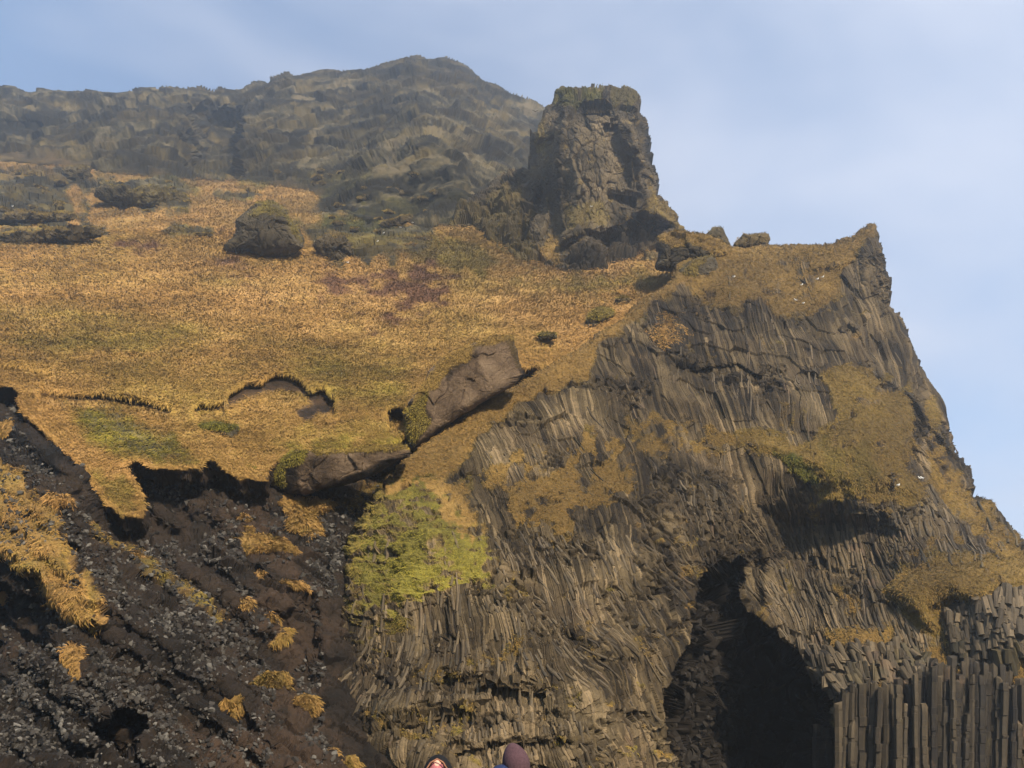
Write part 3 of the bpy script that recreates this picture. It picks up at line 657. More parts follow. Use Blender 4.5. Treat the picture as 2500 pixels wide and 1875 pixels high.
h1, t1, c1 = column_relief(X, Y, 6.4, 500, 105); h2, t2, c2 = column_relief(X, Y, 4.8, 530, 100)
lowm = ss(Y + .25 * (X - 1250) + 60 * jc, 1240, 1330) * ss(1750 - X + 60 * jc, -40, 40) + ss(X + 40 * jc, 1850, 1950) * ss(Y + 60 * jc, 1180, 1230); lowm = np.clip(lowm, 0, 1)
sel = (lowm > .5)
hc_ = np.where(sel, h1, h2) ; tc_ = np.where(sel, t1, t2); wid = np.where(sel, 6.4, 4.8) * C.D / FPX
rub = ss(fbm(PXc, (1 / 90., 1 / 45., 1), 4, 89) + .3 * jf, .20, .44)           # zones shattered into rubble
rub = np.maximum(rub, pm(X, Y, [(1190,1370),(1300,1400),(1330,1480),(1180,1480)], 12, jc * 30))
rub = np.maximum(rub, .8 * pm(X, Y, [(1560,1180),(1800,1150),(1850,1330),(1760,1400),(1680,1440),(1560,1420)], 20, jc * 40))
for ln in ([(880,1770),(960,1760),(1050,1740),(1150,1720)], [(1080,1640),(1180,1665),(1290,1680),(1340,1690)], [(1060,1815),(1150,1825),(1250,1812),(1420,1800)], [(1570,800),(1640,870),(1720,915),(1850,930)], [(1180,1400),(1260,1460),(1330,1480)]):
    rub = np.maximum(rub, 1 - ss(pd(X, Y, ln) + jf * 10, 7, 15))
fc = facets(C.P, (.75, .75, .95), 97, tilt=.9, crack=.5)
colh = hc_ * wid * .52
h = (1 - gp * .8) * (1 - cave) * ((1 - rub) * colh + rub * (fc * .48 - .1 + .3 * colh)) + (1 - gp) * facets(C.P, (4.2, 4.2, 5.5), 93, crack=.04) * .5 + fbm(C.P, 1 / 9., 4, 98) * 1.1 + gp * (fbm(C.P, 1 / 1.8, 4, 99) * .55 + .22 * np.abs(fbm(C.P, 1 / .8, 3, 96)))
h = h + mossz * gp * .45 * fbm(PXc + np.stack([0 * X, .25 * X, 0 * X], -1), (1 / 46., 1 / 10., 1), 4, 91)
h = h + cave * (facets(C.P, (2.4, 2.4, 3.4), 101, tilt=1.2) * 1.9 + facets(C.P, (.9, .9, 1.3), 103, tilt=1.1, crack=.6) * .55)
nt_ = np.clip(tone * .45 + .58 * np.where(rub > .5, .42 + .30 * fbm(C.P, 1.3, 2, 95), tc_) - .02, 0, 1)
MC[..., 3] = np.where(gp > .5, tone, nt_ * (1 - cave) + cave * np.clip(.12 + .5 * fbm(C.P, 1 / 2.4, 4, 94), 0, 1))  # inside the cave a low tone adds painted shade
Pflat = C.P + C.N * (fbm(C.P, 1 / 9., 4, 98) * 1.1)[..., None]
C.displace(h); C.finish()
kc = sdpoly(X, Y, CLIFF) + jf * 5 + jc * 5 > 0
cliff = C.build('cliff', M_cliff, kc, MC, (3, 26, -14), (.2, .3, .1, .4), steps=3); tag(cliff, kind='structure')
wC = np.clip(gp * 1.2, 0, 1) * kc * (1 - .93 * mossz)
gc_ = scatter(C, MC, wC ** 1.5, 130000, (900, 2530, 540, 1875), (4, 9), 1.4, .8, 'cliff_grass', upbias=.3); tag(gc_, 'golden and mossy grass on the ledges of the basalt cliff', 'grass', kind='stuff')

gm_ = scatter(C, MC, np.clip(gp, 0, 1) * kc * mossz, 12000, (830, 1230, 1150, 1530), (2, 4), 1.2, .8, 'moss', upbias=.2); tag(gm_, 'bright yellow-green moss streaked over the left shoulder of the columns', 'moss', kind='stuff')
# ---- thin basalt columns that bend across the face
CHUNK = [(1900,1560),(1990,1570),(2180,1560),(2260,1600),(2250,1640),(2060,1710),(2030,1700),(1960,1600)]
CHUNK2 = [(2300,1480),(2380,1450),(2470,1410),(2540,1420),(2540,1560),(2440,1590),(2330,1580)]
def pieces(name, n, wpx, lpx, region, seed, lift=(.0, .35), keepf=None, hfac=.8, grow=1.0, maxgp=.45, step=6.0, parent=None, tone=(0, 1), kseg=4, kind='stuff', label=None, colr=None):
    rg = np.random.default_rng(seed)
    x0, x1, y0, y1 = region
    x = rg.uniform(x0, x1, n); y = rg.uniform(y0, y1, n)
    kk = C.at(x, y, kc.astype(float)) > .9
    kk &= rg.random(n) > ss(C.at(x, y, MC[..., 0]), maxgp - .25, maxgp + .15)
    if keepf is not None: kk &= keepf(x, y, rg)
    x, y = x[kk], y[kk]; n = len(x)
    w = rg.uniform(wpx[0], wpx[1], n); Ln = rg.uniform(lpx[0], lpx[1], n) * rg.uniform(.5, 1.2, n)
    K = kseg
    sx, sy = [x], [y]; ja = rg.normal(0, .10, n); ca, sa = np.cos(ja), np.sin(ja)
    for k in range(K - 1):
        d = direction(sx[-1], sy[-1]); d = np.stack([d[:, 0] * ca - d[:, 1] * sa, d[:, 0] * sa + d[:, 1] * ca], -1); st = Ln / (K - 1)
        sx.append(sx[-1] + d[:, 0] * st); sy.append(sy[-1] + d[:, 1] * st)
    sx = np.stack(sx, 1); sy = np.stack(sy, 1)                       # n,K
    P = C.at(sx.ravel(), sy.ravel(), PB).reshape(n, K, 3); Nn = C.at(sx.ravel(), sy.ravel(), NB).reshape(n, K, 3)
    Nn /= np.linalg.norm(Nn, axis=-1, keepdims=True) + 1e-9
    ok = (np.abs(np.diff(P[..., 1], axis=1)).max(1) < 2.5)
    P, Nn, w, sx, sy = P[ok], Nn[ok], w[ok], sx[ok], sy[ok]; n = len(P)
    T = np.gradient(P, axis=1); T /= np.linalg.norm(T, axis=-1, keepdims=True) + 1e-9
    A = np.cross(T, Nn); A /= np.linalg.norm(A, axis=-1, keepdims=True) + 1e-9
    half = (w[:, None] * P[..., 1] / FPX * .5)                       # metres
    t = np.linspace(0, 1, K)[None]
    half = half * (1 - .18 * np.abs(2 * t - 1) ** 4)
    lf = rg.uniform(lift[0], lift[1], (n, 1)) + np.cumsum(rg.normal(0, .02, (n, K)), 1) * half.mean()
    jog = (rg.random((n, K)) < .25) * rg.normal(0, .14, (n, K)); lf = lf + jog * half
    off = np.array([-1.0, -.62, .1, .66, 1.0]); hh = np.array([-1.0, .50, .72, .45, -1.0])
    rot = rg.uniform(-.55, .55, (n, 1, 1))
    O = off[None, None] + 0 * rot; Hh = hh[None, None] + off[None, None] * rot
    V = P[:, :, None] + A[:, :, None] * (O * half[..., None])[..., None] + Nn[:, :, None] * ((Hh * half[..., None] * hfac) + lf[..., None])[..., None]
    V = V.reshape(n, K * 5, 3)
    cap0 = P[:, 0] + Nn[:, 0] * (-1.3 * half[:, :1]) ; cap1 = P[:, -1] + Nn[:, -1] * (-1.3 * half[:, -1:])
    V = np.concatenate([V, cap0[:, None], cap1[:, None]], 1)
    nv = K * 5 + 2
    q = []
    for k in range(K - 1):
        for m_ in range(4):
            q.append((k * 5 + m_, k * 5 + m_ + 1, (k + 1) * 5 + m_ + 1, (k + 1) * 5 + m_))
    c0, c1 = K * 5, K * 5 + 1
    q += [(c0, 2, 1, 0), (c0, 4, 3, 2), (c1, (K - 1) * 5, (K - 1) * 5 + 1, (K - 1) * 5 + 2), (c1, (K - 1) * 5 + 2, (K - 1) * 5 + 3, (K - 1) * 5 + 4)]
    F = (np.array(q)[None] + (np.arange(n) * nv)[:, None, None]).reshape(-1, 4)
    # colour: tone per column, a few rusty ones
    base = C.at(sx[:, K // 2], sy[:, K // 2], MC)
    tn = np.clip(base[:, 3] * .62 - .08 + rg.uniform(tone[0], tone[1], n) * .55, 0, 1)
    warm = np.zeros(n)
    M = np.stack([np.clip(base[:, 0] * .35 - .12, 0, 1), base[:, 1], warm, tn], -1)
    M = np.repeat(M, nv, 0)
    M[:, 3] = np.clip(M[:, 3] + rg.normal(0, .05, len(M)), 0, 1)
    o = mesh_np(name, V.reshape(-1, 3), F, M_cols, M, False, parent)
    if kind: o['kind'] = kind
    if label: o['label'] = label
    return o
PB = smooth2(C.P, 10); NB = grid_normals(smooth2(C.P, 20))

def cols_mat():
    n = NT('broken basalt columns', .78, .3)
    at = n.node('ShaderNodeAttribute', attribute_name='mask')
    sx = n.node('ShaderNodeSeparateColor'); n.link(at.outputs['Color'], sx.inputs[0])
    A = at.outputs['Alpha']
    f = n.math('ADD', n.math('MULTIPLY', A, .62), n.math('MULTIPLY', n.noise(3.2, 8, .72), .38), True)
    c = n.ramp(f, [(.22, (.008, .0056, .0033)), (.42, (.036, .0262, .0138)), (.62, (.078, .057, .031)), (.88, (.175, .125, .069))])
    big = n.ramp(n.noise(.23, 7, .7), [(.56, (0, 0, 0)), (.66, (1, 1, 1))])
    c = n.mix(n.math('MULTIPLY', big, .45), c, n.mix(n.noise(2, 4), (.13, .062, .028), (.10, .072, .044)))
    cool = n.ramp(n.noise(.17, 6, .65), [(.36, (1, 1, 1)), (.46, (0, 0, 0))])
    c = n.mix(n.math('MULTIPLY', cool, .15), c, (.034, .038, .040))
    g = n.ramp(f, [(.3, (.035, .032, .007)), (.7, (.15, .11, .024))])
    c = n.mix(sx.outputs[0], c, g)
    moss = n.ramp(n.noise(.8, 9, .8), [(.60, (0, 0, 0)), (.70, (1, 1, 1))])
    c = n.mix(n.math('MULTIPLY', moss, .6), c, (.048, .039, .009))
    n.link(c, n.b.inputs['Base Color'])
    n.bump(n.noise(9, 7, .75), .7, .05)
    return n.m
M_cols = cols_mat()
def not_cave(x, y, rg): return (sdpoly(x, y, CAVE) < -2) & (sdpoly(x, y, CHUNK) < 0) & (sdpoly(x, y, CHUNK2) < 0) & ~((x > 2040) & (y > 1640 - (x - 2040) * .02))
def butt(x, y, rg): return not_cave(x, y, rg) & (y > 1080) & (x < 1700 + 0 * y)
def wedge(x, y, rg): return not_cave(x, y, rg) & ((x > 1560) | (y < 1200))
pieces('slender_columns', 1500, (6, 10), (24, 80), (765, 1720, 1300, 1885), 1, (-.16, .08), butt, parent=cliff, maxgp=.6)
pieces('slender_columns', 700, (4, 6.5), (24, 70), (1180, 2530, 640, 1300), 3, (-.14, .05), wedge, parent=cliff)
pieces('slender_columns', 1300, (5, 10), (24, 80), (1650, 2530, 1180, 1640), 4, (-.14, .12), wedge, parent=cliff)
pieces('stout_columns', 700, (13, 26), (26, 62), (1900, 2270, 1550, 1715), 5, (-.2, .8), lambda x, y, r: sdpoly(x, y, CHUNK) > 0, parent=cliff, maxgp=.75, kseg=2)
pieces('stout_columns', 600, (14, 30), (26, 66), (2300, 2540, 1400, 1600), 6, (-.2, .8), lambda x, y, r: sdpoly(x, y, CHUNK2) > 0, parent=cliff, maxgp=.75, kseg=2)

# ---- organ pipe columns in the lower right, each its own part
def pipe_top(x): return np.interp(x, [2030,2060,2100,2180,2260,2290,2370,2440,2500,2700,2850], [1730,1712,1698,1690,1656,1648,1640,1655,1690,1720,1760])
def pipes():
    rg = np.random.default_rng(5)
    k = 0
    for row in (0, 1):
        x = 2046.0 + row * 9 + (-60 if row else 0)
        while x < 2640:
            wpx = rg.uniform(11, 20)
            D = 79.5 + (x - 2050) * -.003 + row * .95 + rg.uniform(-.7, .7)
            if row and x < 2040: D += 3.5
            yt = float(pipe_top(max(x, 2030))) + rg.uniform(-30, 24) - row * 12 + (rg.uniform(35, 130) if (row == 0 and rg.random() < .14) else 0)
            if x < 2040: yt = 1775 + rg.uniform(-15, 25)
            top = world(x, yt, D); bot = world(x - rg.uniform(-4, 13), 1960, D - .2)
            R = wpx * D / FPX * .56
            a0 = rg.uniform(0, 6.28); nseg = int(rg.integers(10, 15)); V = []; M = []
            ts = np.sort(np.concatenate([[0, 1], rg.uniform(0.02, .98, nseg)]))
            jx = 0.0; jy = 0.0; rings = []
            for i, t in enumerate(ts):
                c = top + (bot - top) * t
                for sub in ((0, 1) if 0 < i < len(ts) - 1 else (0,)):
                    if sub: jx = rg.normal(0, .035); jy = rg.normal(0, .045)
                    rr = R * (1 - .07 * (1 if (0 < i < len(ts) - 1) else 0)) if sub == 0 else R
                    cc = c + np.array([jx, jy, -.03 * sub])
                    rings.append([(cc[0] + rr * math.cos(a0 + q * math.pi / 3) * (1 + .06 * math.sin(3.1 * q + k)), cc[1] + rr * math.sin(a0 + q * math.pi / 3), cc[2] + (rg.uniform(-.25, .25) if i == 0 else 0)) for q in range(6)])
            V = np.array(rings).reshape(-1, 3); n = len(rings)
            F = [(r * 6 + q, r * 6 + (q + 1) % 6, (r + 1) * 6 + (q + 1) % 6, (r + 1) * 6 + q) for r in range(n - 1) for q in range(6)]
            F += [(3, 2, 1, 0), (0, 5, 4, 3)]
            tn = rg.uniform(.04, .44) - .1 * row
            M = np.tile([0, .3, 0, tn], (len(V), 1)); M[:, 3] += np.repeat(rg.normal(0, .06, n), 6); M[:6, 3] += .15
            o = mesh_np('basalt_column', V, np.array(F), M_cols, np.clip(M, 0, 1), False, cliff, origin=bot)
            x += wpx * rg.uniform(.82, 1.0); k += 1
pipes()

# ================================================================== ROCK STACK
stackD = TPS([(1300,350,186),(1300,600,176),(1360,240,184),(1400,300,176),(1450,450,172),(1430,600,168),(1430,690,160),(1550,300,178),(1590,450,182),(1650,560,184),(1540,220,184),(1440,215,184),(1300,700,158),(1240,700,160),(1200,600,170),(1100,570,182),(1150,490,195),(1250,430,200),(1280,500,188),(1600,660,166),(1530,640,170)])
def stack_field(X, Y):
    D = stackD(X, Y)
    j = fbm(np.stack([X, Y, 0 * X], -1), 1 / 30., 4, 121) * 9
    main = [(1366,221),(1551,221),(1580,300),(1600,430),(1620,500),(1640,540),(1560,560),(1500,575),(1430,570),(1370,600),(1355,520),(1350,400),(1370,290)]
    D = D - 4.5 * ss(sdpoly(X, Y, main) + j * .5, -5, 14)
    D = D + 8 * ss(sdpoly(X, Y, [(1440,590),(1480,565),(1530,540),(1560,520),(1600,518),(1640,555),(1625,580),(1610,640),(1540,650),(1470,640)]) + j, -4, 22)
    D = D + 5 * ss(sdpoly(X, Y, [(1290,505),(1318,455),(1326,470),(1320,520),(1300,540),(1284,540)]) + j * .3, -3, 8)
    D = D + 3 * ss(sdpoly(X, Y, [(1425,265),(1485,262),(1490,285),(1440,280)]) + j * .3, -3, 6)
    D = D + 4 * ss(sdpoly(X, Y, [(1495,475),(1560,480),(1555,500),(1510,490)]) + j * .3, -3, 6)
    D = D - 3 * ss(sdpoly(X, Y, [(1510,295),(1545,290),(1570,380),(1565,400),(1540,370)]), -3, 6)
    D = D + 2.5 * ss(sdpoly(X, Y, [(1470,300),(1505,300),(1540,380),(1545,460),(1520,440),(1500,370)]), -3, 10)
    D = D - 3 * ss(sdpoly(X, Y, [(1220,650),(1290,625),(1320,640),(1330,690),(1250,715)]) + j, -4, 14)
    e = sdpoly(X, Y, STACK)
    return D + np.where(e < 12, 7.0 * (1 - np.sqrt(np.clip(1 - (1 - np.clip(e, 0, 12) / 12) ** 2, 0, 1))), 0)
K = Sheet(np.arange(1055, 1700, 1.45), np.arange(195, 725, 1.45), stack_field)
X, Y = K.X, K.Y; PXk = np.stack([X, Y, 0 * X], -1); jk = fbm(PXk, 1 / 20., 5, 123); jkf = fbm(PXk, 1 / 6., 3, 124)
g = np.zeros_like(X); gg = np.full_like(X, .55)
for poly, v, gc, b in (([(1360,225),(1440,208),(1480,212),(1470,250),(1420,262),(1380,260),(1340,260)], .85, 1, -2), ([(1490,215),(1540,210),(1560,235),(1545,262),(1495,262)], .55, 1, -4), ([(1290,320),(1330,270),(1350,300),(1330,400),(1295,370)], .5, .8, -4),
                     ([(1060,540),(1180,460),(1290,410),(1300,560),(1330,640),(1340,700),(1230,712),(1080,620)], .45, .9, -12), ([(1330,590),(1350,560),(1365,585),(1350,640),(1310,640)], .9, .35, 0), ([(1380,500),(1480,480),(1500,530),(1420,560),(1370,560)], .5, .8, -2),
                     ([(1590,460),(1620,490),(1660,540),(1675,570),(1640,560),(1600,510),(1570,520)], .8, .6, 2), ([(1320,690),(1450,670),(1600,655),(1600,700),(1300,720)], .9, .5, -2), ([(1480,660),(1540,640),(1600,640),(1600,670),(1500,680)], .5, .7, -2)):
    m = v * pm(X, Y, poly, 7, jk * 22 + jkf * 12 + b); g = np.maximum(g, m); gg = gg * (1 - m) + gc * m
g = np.maximum(g, .55 * ss(jk + .5 * jkf, .35, .6))
dark = pm(X, Y, [(1380,600),(1480,580),(1600,520),(1650,560),(1600,660),(1430,680),(1300,690),(1330,640)], 14, jk * 12)  # shade under the overhang, painted into tone and soil share
skirtm = pm(X, Y, [(1060,540),(1180,455),(1290,405),(1300,560),(1340,640),(1340,710),(1080,640)], 20)
tone = np.clip(.5 - .14 * skirtm + .5 * fbm(K.P, 1 / 9., 5, 125) + .22 * pm(X, Y, [(1370,290),(1480,290),(1530,400),(1500,470),(1400,460),(1360,420)], 20) - .12 * dark, 0, 1)
MK = np.stack([g, gg, np.clip(.25 * dark + .6 * pm(X, Y, [(1530,310),(1555,320),(1568,370),(1555,380),(1535,350)], 7, jk * 8) * 0, 0, 1) * (1 - g), tone], -1)
main = pm(X, Y, [(1340,240),(1560,215),(1600,430),(1640,540),(1430,600),(1330,640),(1290,500),(1290,330)], 12)
Kw = K.P + np.stack([fbm(K.P, 1 / 5., 3, 601 + q) for q in range(3)], -1) * 1.6
h = facets(Kw, (7, 9, 16), 131, tilt=.5, crack=.25) * 2.2 + facets(Kw, (2.4, 3, 4.5), 137, tilt=.5, crack=.4) * .65 + fbm(K.P, (1 / 7., 1 / 7., 1 / 22.), 4, 139) * 1.2 + facets(K.P, (1.0, 1.2, 1.6), 151, tilt=.8, crack=.5) * .28 + fbm(K.P, 1 / 1.6, 3, 149) * .2 + (1 - main) * (fbm(K.P, 1 / 6., 4, 141) * 4.2 + facets(K.P, 3., 143) * 2.0)
h = h * (.35 + .65 * ss(sdpoly(X, Y, STACK), 0, 16))
K.displace(h); K.finish()
kk_ = sdpoly(X, Y, STACK) + jkf * 3 > 0
stack = K.build('rock_stack', M_stack, kk_, MK, (0, 24, -6), (.2, .6, .2, .4), steps=3)
tag(stack, 'tall square-topped rock stack rising from the hillside against the sky', 'rock stack')
gk = scatter(K, MK, MK[..., 0] * kk_ * .8, 14000, (1060, 1690, 200, 720), (4, 7), 1.6, .7, 'stack_turf'); gk.parent = stack; gk['kind'] = 'stuff'

# ================================================================== BOULDERS
def boulder(name, outline, D, thick, label, cat='boulder', prof=3.0, facet=.5, cell=1.5, tilt=(0, 0), mask=(.15, .6, .1, .5), grasspoly=(), darkpoly=(), mat=None, dome=.0, group=None, top_moss=.6, ridge=None, seed=1, noise=.25, crack=.35):
    """solid rock: outline at its distance, real thickness before and behind it"""
    O = np.array(outline, float); c = O.mean(0)
    seg = np.linalg.norm(np.diff(np.vstack([O, O[:1]]), axis=0), axis=1); cum = np.concatenate([[0], np.cumsum(seg)])
    nb = max(60, int(cum[-1] / 2.6)); t = np.linspace(0, cum[-1], nb, endpoint=False)
    OO = np.vstack([O, O[:1]]); bx = np.interp(t, cum, OO[:, 0]); by = np.interp(t, cum, OO[:, 1])
    wob = 1 + .012 * np.sin(t / 7.) + RNG.normal(0, .006, nb)
    bx = c[0] + (bx - c[0]) * wob; by = c[1] + (by - c[1]) * wob
    nr = max(16, int(np.sqrt(cum[-1] ** 2 / 39) / 2.4)); 
    nf = max(12, nr); tq = np.linspace(0, 1, nf); sf = 1 - (1 - tq) ** 1.5
    zq = (1 - sf ** prof) ** (1 / prof)
    s = np.concatenate([sf, sf[-2::-1]]); zf = np.concatenate([zq, -zq[-2::-1]]); ang = np.linspace(0, np.pi, len(s))
    XX = c[0] + s[:, None] * (bx - c[0])[None]; YY = c[1] + s[:, None] * (by - c[1])[None]
    w_m = D / FPX
    DD = D - zf[:, None] * thick * .5 + (XX - c[0]) * w_m * tilt[0] + (YY - c[1]) * w_m * tilt[1]
    if ridge is not None:                                            # everything above this line leans back
        b = -below(XX, YY, ridge); b = np.clip(b, 0, 200)
        DD = DD + b * w_m * .4
    P = world(XX, YY, DD)
    cen = P.mean((0, 1)); 
    Nn = grid_normals(P); sgn = np.sign(np.sum(Nn * (P - cen), -1, keepdims=True)); sgn[sgn == 0] = 1; Nn = Nn * sgn
    ed = s[:, None]
    Pw = P + np.stack([fbm(P, 1 / cell, 3, 700 + q) for q in range(3)], -1) * cell * .55
    nr = len(s)
    hh = facets(Pw * (1, 1, .8), cell, seed * 7 + 200, crack=crack) * facet * (1 - .6 * ed ** 6) + facets(Pw, cell * .3, seed * 7 + 210, tilt=.9, crack=.5) * facet * .22 * (1 - .6 * ed ** 6) + fbm(P, 1 / (cell * .5), 4, seed + 300) * noise
    P = P + Nn * hh[..., None]
    P[0] = P[0].mean(0); P[-1] = P[-1].mean(0)
    Pq = np.concatenate([P, P[:, :1]], 1); XXq = np.concatenate([XX, XX[:, :1]], 1); YYq = np.concatenate([YY, YY[:, :1]], 1)
    jj = fbm(P, 1 / (cell * .7), 4, seed + 5)
    gm = np.full(XX.shape, mask[0]); gg_ = np.full(XX.shape, mask[1])
    upn = Nn[..., 2]
    gm = np.maximum(gm, top_moss * ss(upn + .45 * jj, .45, .75))
    for pl, v, gc2 in grasspoly:
        m = v * pm(XX, YY, pl, 5, jj * 16); gm = np.maximum(gm, m); gg_ = gg_ * (1 - m) + gc2 * m
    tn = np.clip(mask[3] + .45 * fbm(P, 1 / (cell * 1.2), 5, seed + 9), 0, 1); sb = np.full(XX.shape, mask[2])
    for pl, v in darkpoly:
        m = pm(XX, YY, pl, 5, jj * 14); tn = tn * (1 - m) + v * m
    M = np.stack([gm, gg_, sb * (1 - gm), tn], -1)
    H, W = XX.shape; idx = np.arange(H * W).reshape(H, W); nx = np.roll(idx, -1, 1)
    F = np.stack([idx[:-1], idx[1:], nx[1:], nx[:-1]], -1).reshape(-1, 4)
    base = cen.copy(); base[2] = P[..., 2].min()
    o = mesh_np(name, P.reshape(-1, 3), F, mat or M_boulder, M.reshape(-1, 4), False, origin=base)
    tag(o, label, cat, group)
    # moss and grass tufts growing on it
    ww = (gm.ravel() > .5) & (np.repeat(ang, W) < 2.0)
    ii = np.flatnonzero(ww)
    if len(ii) > 30:
        npick = min(int(len(ii) * 1.1), 7000); ii = RNG.choice(ii, npick)
        Pp = P.reshape(-1, 3)[ii] + RNG.normal(0, .4 * w_m * 2.4, (npick, 3)); Np = Nn.reshape(-1, 3)[ii]
        mk = M.reshape(-1, 4)[ii].copy(); mk[:, 3] = RNG.random(npick) * .7; mk[:, 2] = 0
        L = RNG.uniform(4, 9, npick) * w_m; 
        b_ = blades('moss_tufts', Pp, Np, L, L * .2, mk, .9, o, origin=None)
        b_.matrix_parent_inverse = Matrix.Translation(-Vector(base)); b_['kind'] = 'stuff'
    return o
ROCK_SLAB = ((.013, .0085, .005), (.085, .056, .033), (.165, .113, .068), (.23, .165, .102), (.27, .225, .16))
ROCK_DARK = ((.012, .010, .007), (.036, .030, .021), (.070, .058, .040), (.12, .10, .068), (.09, .083, .055))
M_boulder = terrain_mat('mossy boulder stone', ROCK_DARK, rscale=2.5, fine=1.3, bumpd=.15)
M_slab = terrain_mat('smooth brown tuff', ROCK_SLAB, rscale=2.4, fine=2.0, bumpd=.22)

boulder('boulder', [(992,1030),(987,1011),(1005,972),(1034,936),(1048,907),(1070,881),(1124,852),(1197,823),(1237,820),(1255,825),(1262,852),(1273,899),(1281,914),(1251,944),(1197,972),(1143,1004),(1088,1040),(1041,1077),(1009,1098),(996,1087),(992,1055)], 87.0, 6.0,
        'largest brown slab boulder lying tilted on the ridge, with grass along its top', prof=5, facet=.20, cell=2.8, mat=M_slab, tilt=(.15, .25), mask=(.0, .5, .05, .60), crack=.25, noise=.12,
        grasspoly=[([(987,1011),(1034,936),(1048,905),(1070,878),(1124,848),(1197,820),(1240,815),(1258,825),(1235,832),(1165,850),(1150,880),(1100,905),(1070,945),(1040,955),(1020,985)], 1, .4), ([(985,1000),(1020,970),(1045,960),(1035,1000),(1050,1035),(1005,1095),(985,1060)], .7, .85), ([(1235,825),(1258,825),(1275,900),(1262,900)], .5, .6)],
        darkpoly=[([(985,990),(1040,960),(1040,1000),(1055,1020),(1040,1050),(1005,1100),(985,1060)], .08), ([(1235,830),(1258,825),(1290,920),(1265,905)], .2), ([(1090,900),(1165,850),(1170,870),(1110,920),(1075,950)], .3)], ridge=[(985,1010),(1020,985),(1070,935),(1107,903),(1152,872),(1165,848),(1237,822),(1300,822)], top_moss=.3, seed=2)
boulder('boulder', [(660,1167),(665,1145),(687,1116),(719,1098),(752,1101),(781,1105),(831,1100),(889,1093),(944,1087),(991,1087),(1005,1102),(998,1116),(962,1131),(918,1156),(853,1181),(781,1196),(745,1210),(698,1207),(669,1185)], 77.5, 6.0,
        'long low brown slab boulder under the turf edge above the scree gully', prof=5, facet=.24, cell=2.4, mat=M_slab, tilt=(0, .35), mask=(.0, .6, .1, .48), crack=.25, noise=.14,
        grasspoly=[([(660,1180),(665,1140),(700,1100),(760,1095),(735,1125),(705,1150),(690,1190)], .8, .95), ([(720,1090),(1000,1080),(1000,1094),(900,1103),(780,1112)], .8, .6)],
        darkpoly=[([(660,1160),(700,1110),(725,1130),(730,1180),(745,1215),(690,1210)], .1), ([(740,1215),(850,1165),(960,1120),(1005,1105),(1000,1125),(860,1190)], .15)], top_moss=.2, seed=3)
boulder('boulder', [(485,1040),(488,1034),(530,1030),(582,1038),(583,1055),(577,1072),(532,1073),(505,1066),(486,1058)], 77.5, 2.6, 'small moss-topped slab sunk in the torn turf below the bare hollow', prof=5, facet=.15, cell=1.2,
        mask=(.1, .9, .1, .4), grasspoly=[([(480,1030),(585,1030),(585,1052),(485,1045)], .95, .95)], seed=4)
boulder('boulder', [(596,1142),(602,1135),(622,1138),(628,1150),(624,1160),(608,1160),(598,1152)], 74, 1.2, 'small bright green mossy rock beside the long low slab', prof=3, facet=.12, cell=.8, mask=(.85, 1, 0, .5), seed=5)
boulder('boulder', [(1429,802),(1430,785),(1438,765),(1458,750),(1478,749),(1494,755),(1501,770),(1490,782),(1464,798),(1440,812)], 117.5, 3.6, 'rounded dark boulder with a grassy cap at the brow of the columnar cliff', prof=2.6, facet=.4, cell=1.5,
        mask=(.1, .7, .1, .45), grasspoly=[([(1428,775),(1455,745),(1500,750),(1500,775),(1470,770),(1445,785)], .9, .75)], seed=6)
boulder('boulder', [(1500,740),(1502,728),(1518,722),(1536,726),(1542,735),(1536,747),(1515,752),(1502,748)], 123.5, 2.4, 'small dark tussocky rock just uphill of the rounded brow boulder', prof=2.4, facet=.4, cell=1.2, mask=(.45, .6, .1, .35), seed=7)
boulder('boulder', [(1312,819),(1320,814),(1340,812),(1358,815),(1360,824),(1345,830),(1320,830)], 112, 2.2, 'flat dark rock alone in the grass above the largest slab', prof=2.4, facet=.3, cell=1.0, mask=(.4, .8, .1, .3), seed=8)
boulder('boulder', [(1605,661),(1600,650),(1610,620),(1609,600),(1611,574),(1640,566),(1667,566),(1700,570),(1723,573),(1752,584),(1776,602),(1783,620),(1760,632),(1729,632),(1700,640),(1664,655),(1640,662)], 128, 12, 'big grass-topped block with a shaded front at the foot of the stack', prof=3.5, facet=.8, cell=2.5, mask=(.15, .7, .15, .35),
        grasspoly=[([(1600,560),(1800,560),(1800,640),(1750,625),(1715,610),(1680,600),(1640,598),(1605,592)], 1, .4)], ridge=[(1600,598),(1640,600),(1700,605),(1760,622),(1800,625)], seed=9)
boulder('boulder', [(1655,667),(1660,655),(1672,645),(1688,636),(1712,628),(1735,623),(1748,632),(1755,650),(1759,670),(1745,680),(1717,685),(1690,687),(1670,684),(1658,676)], 121.5, 5, 'pointed two-toned boulder in front of the grass-topped block', prof=3, facet=.45, cell=2.0, mask=(.12, .7, .1, .58),
        grasspoly=[([(1650,670),(1690,634),(1735,622),(1725,640),(1700,655),(1705,685),(1670,685)], .85, .65)], seed=10)
boulder('boulder', [(1722,580),(1729,566),(1740,557),(1752,553),(1765,559),(1773,573),(1780,590),(1786,604),(1775,604),(1764,598),(1745,588)], 133, 4, 'dome-shaped boulder on the skyline beside the stack', prof=2.6, facet=.4, cell=1.8, mask=(.3, .7, .1, .4), seed=11)
boulder('boulder', [(1790,600),(1800,588),(1810,578),(1816,570),(1828,575),(1850,571),(1870,568),(1878,572),(1881,585),(1876,594),(1858,600),(1835,605),(1811,606)], 131, 5, 'flat-backed mossy boulder resting on the saddle skyline', prof=3.5, facet=.35, cell=1.8, mask=(.5, .55, .1, .5), seed=12)
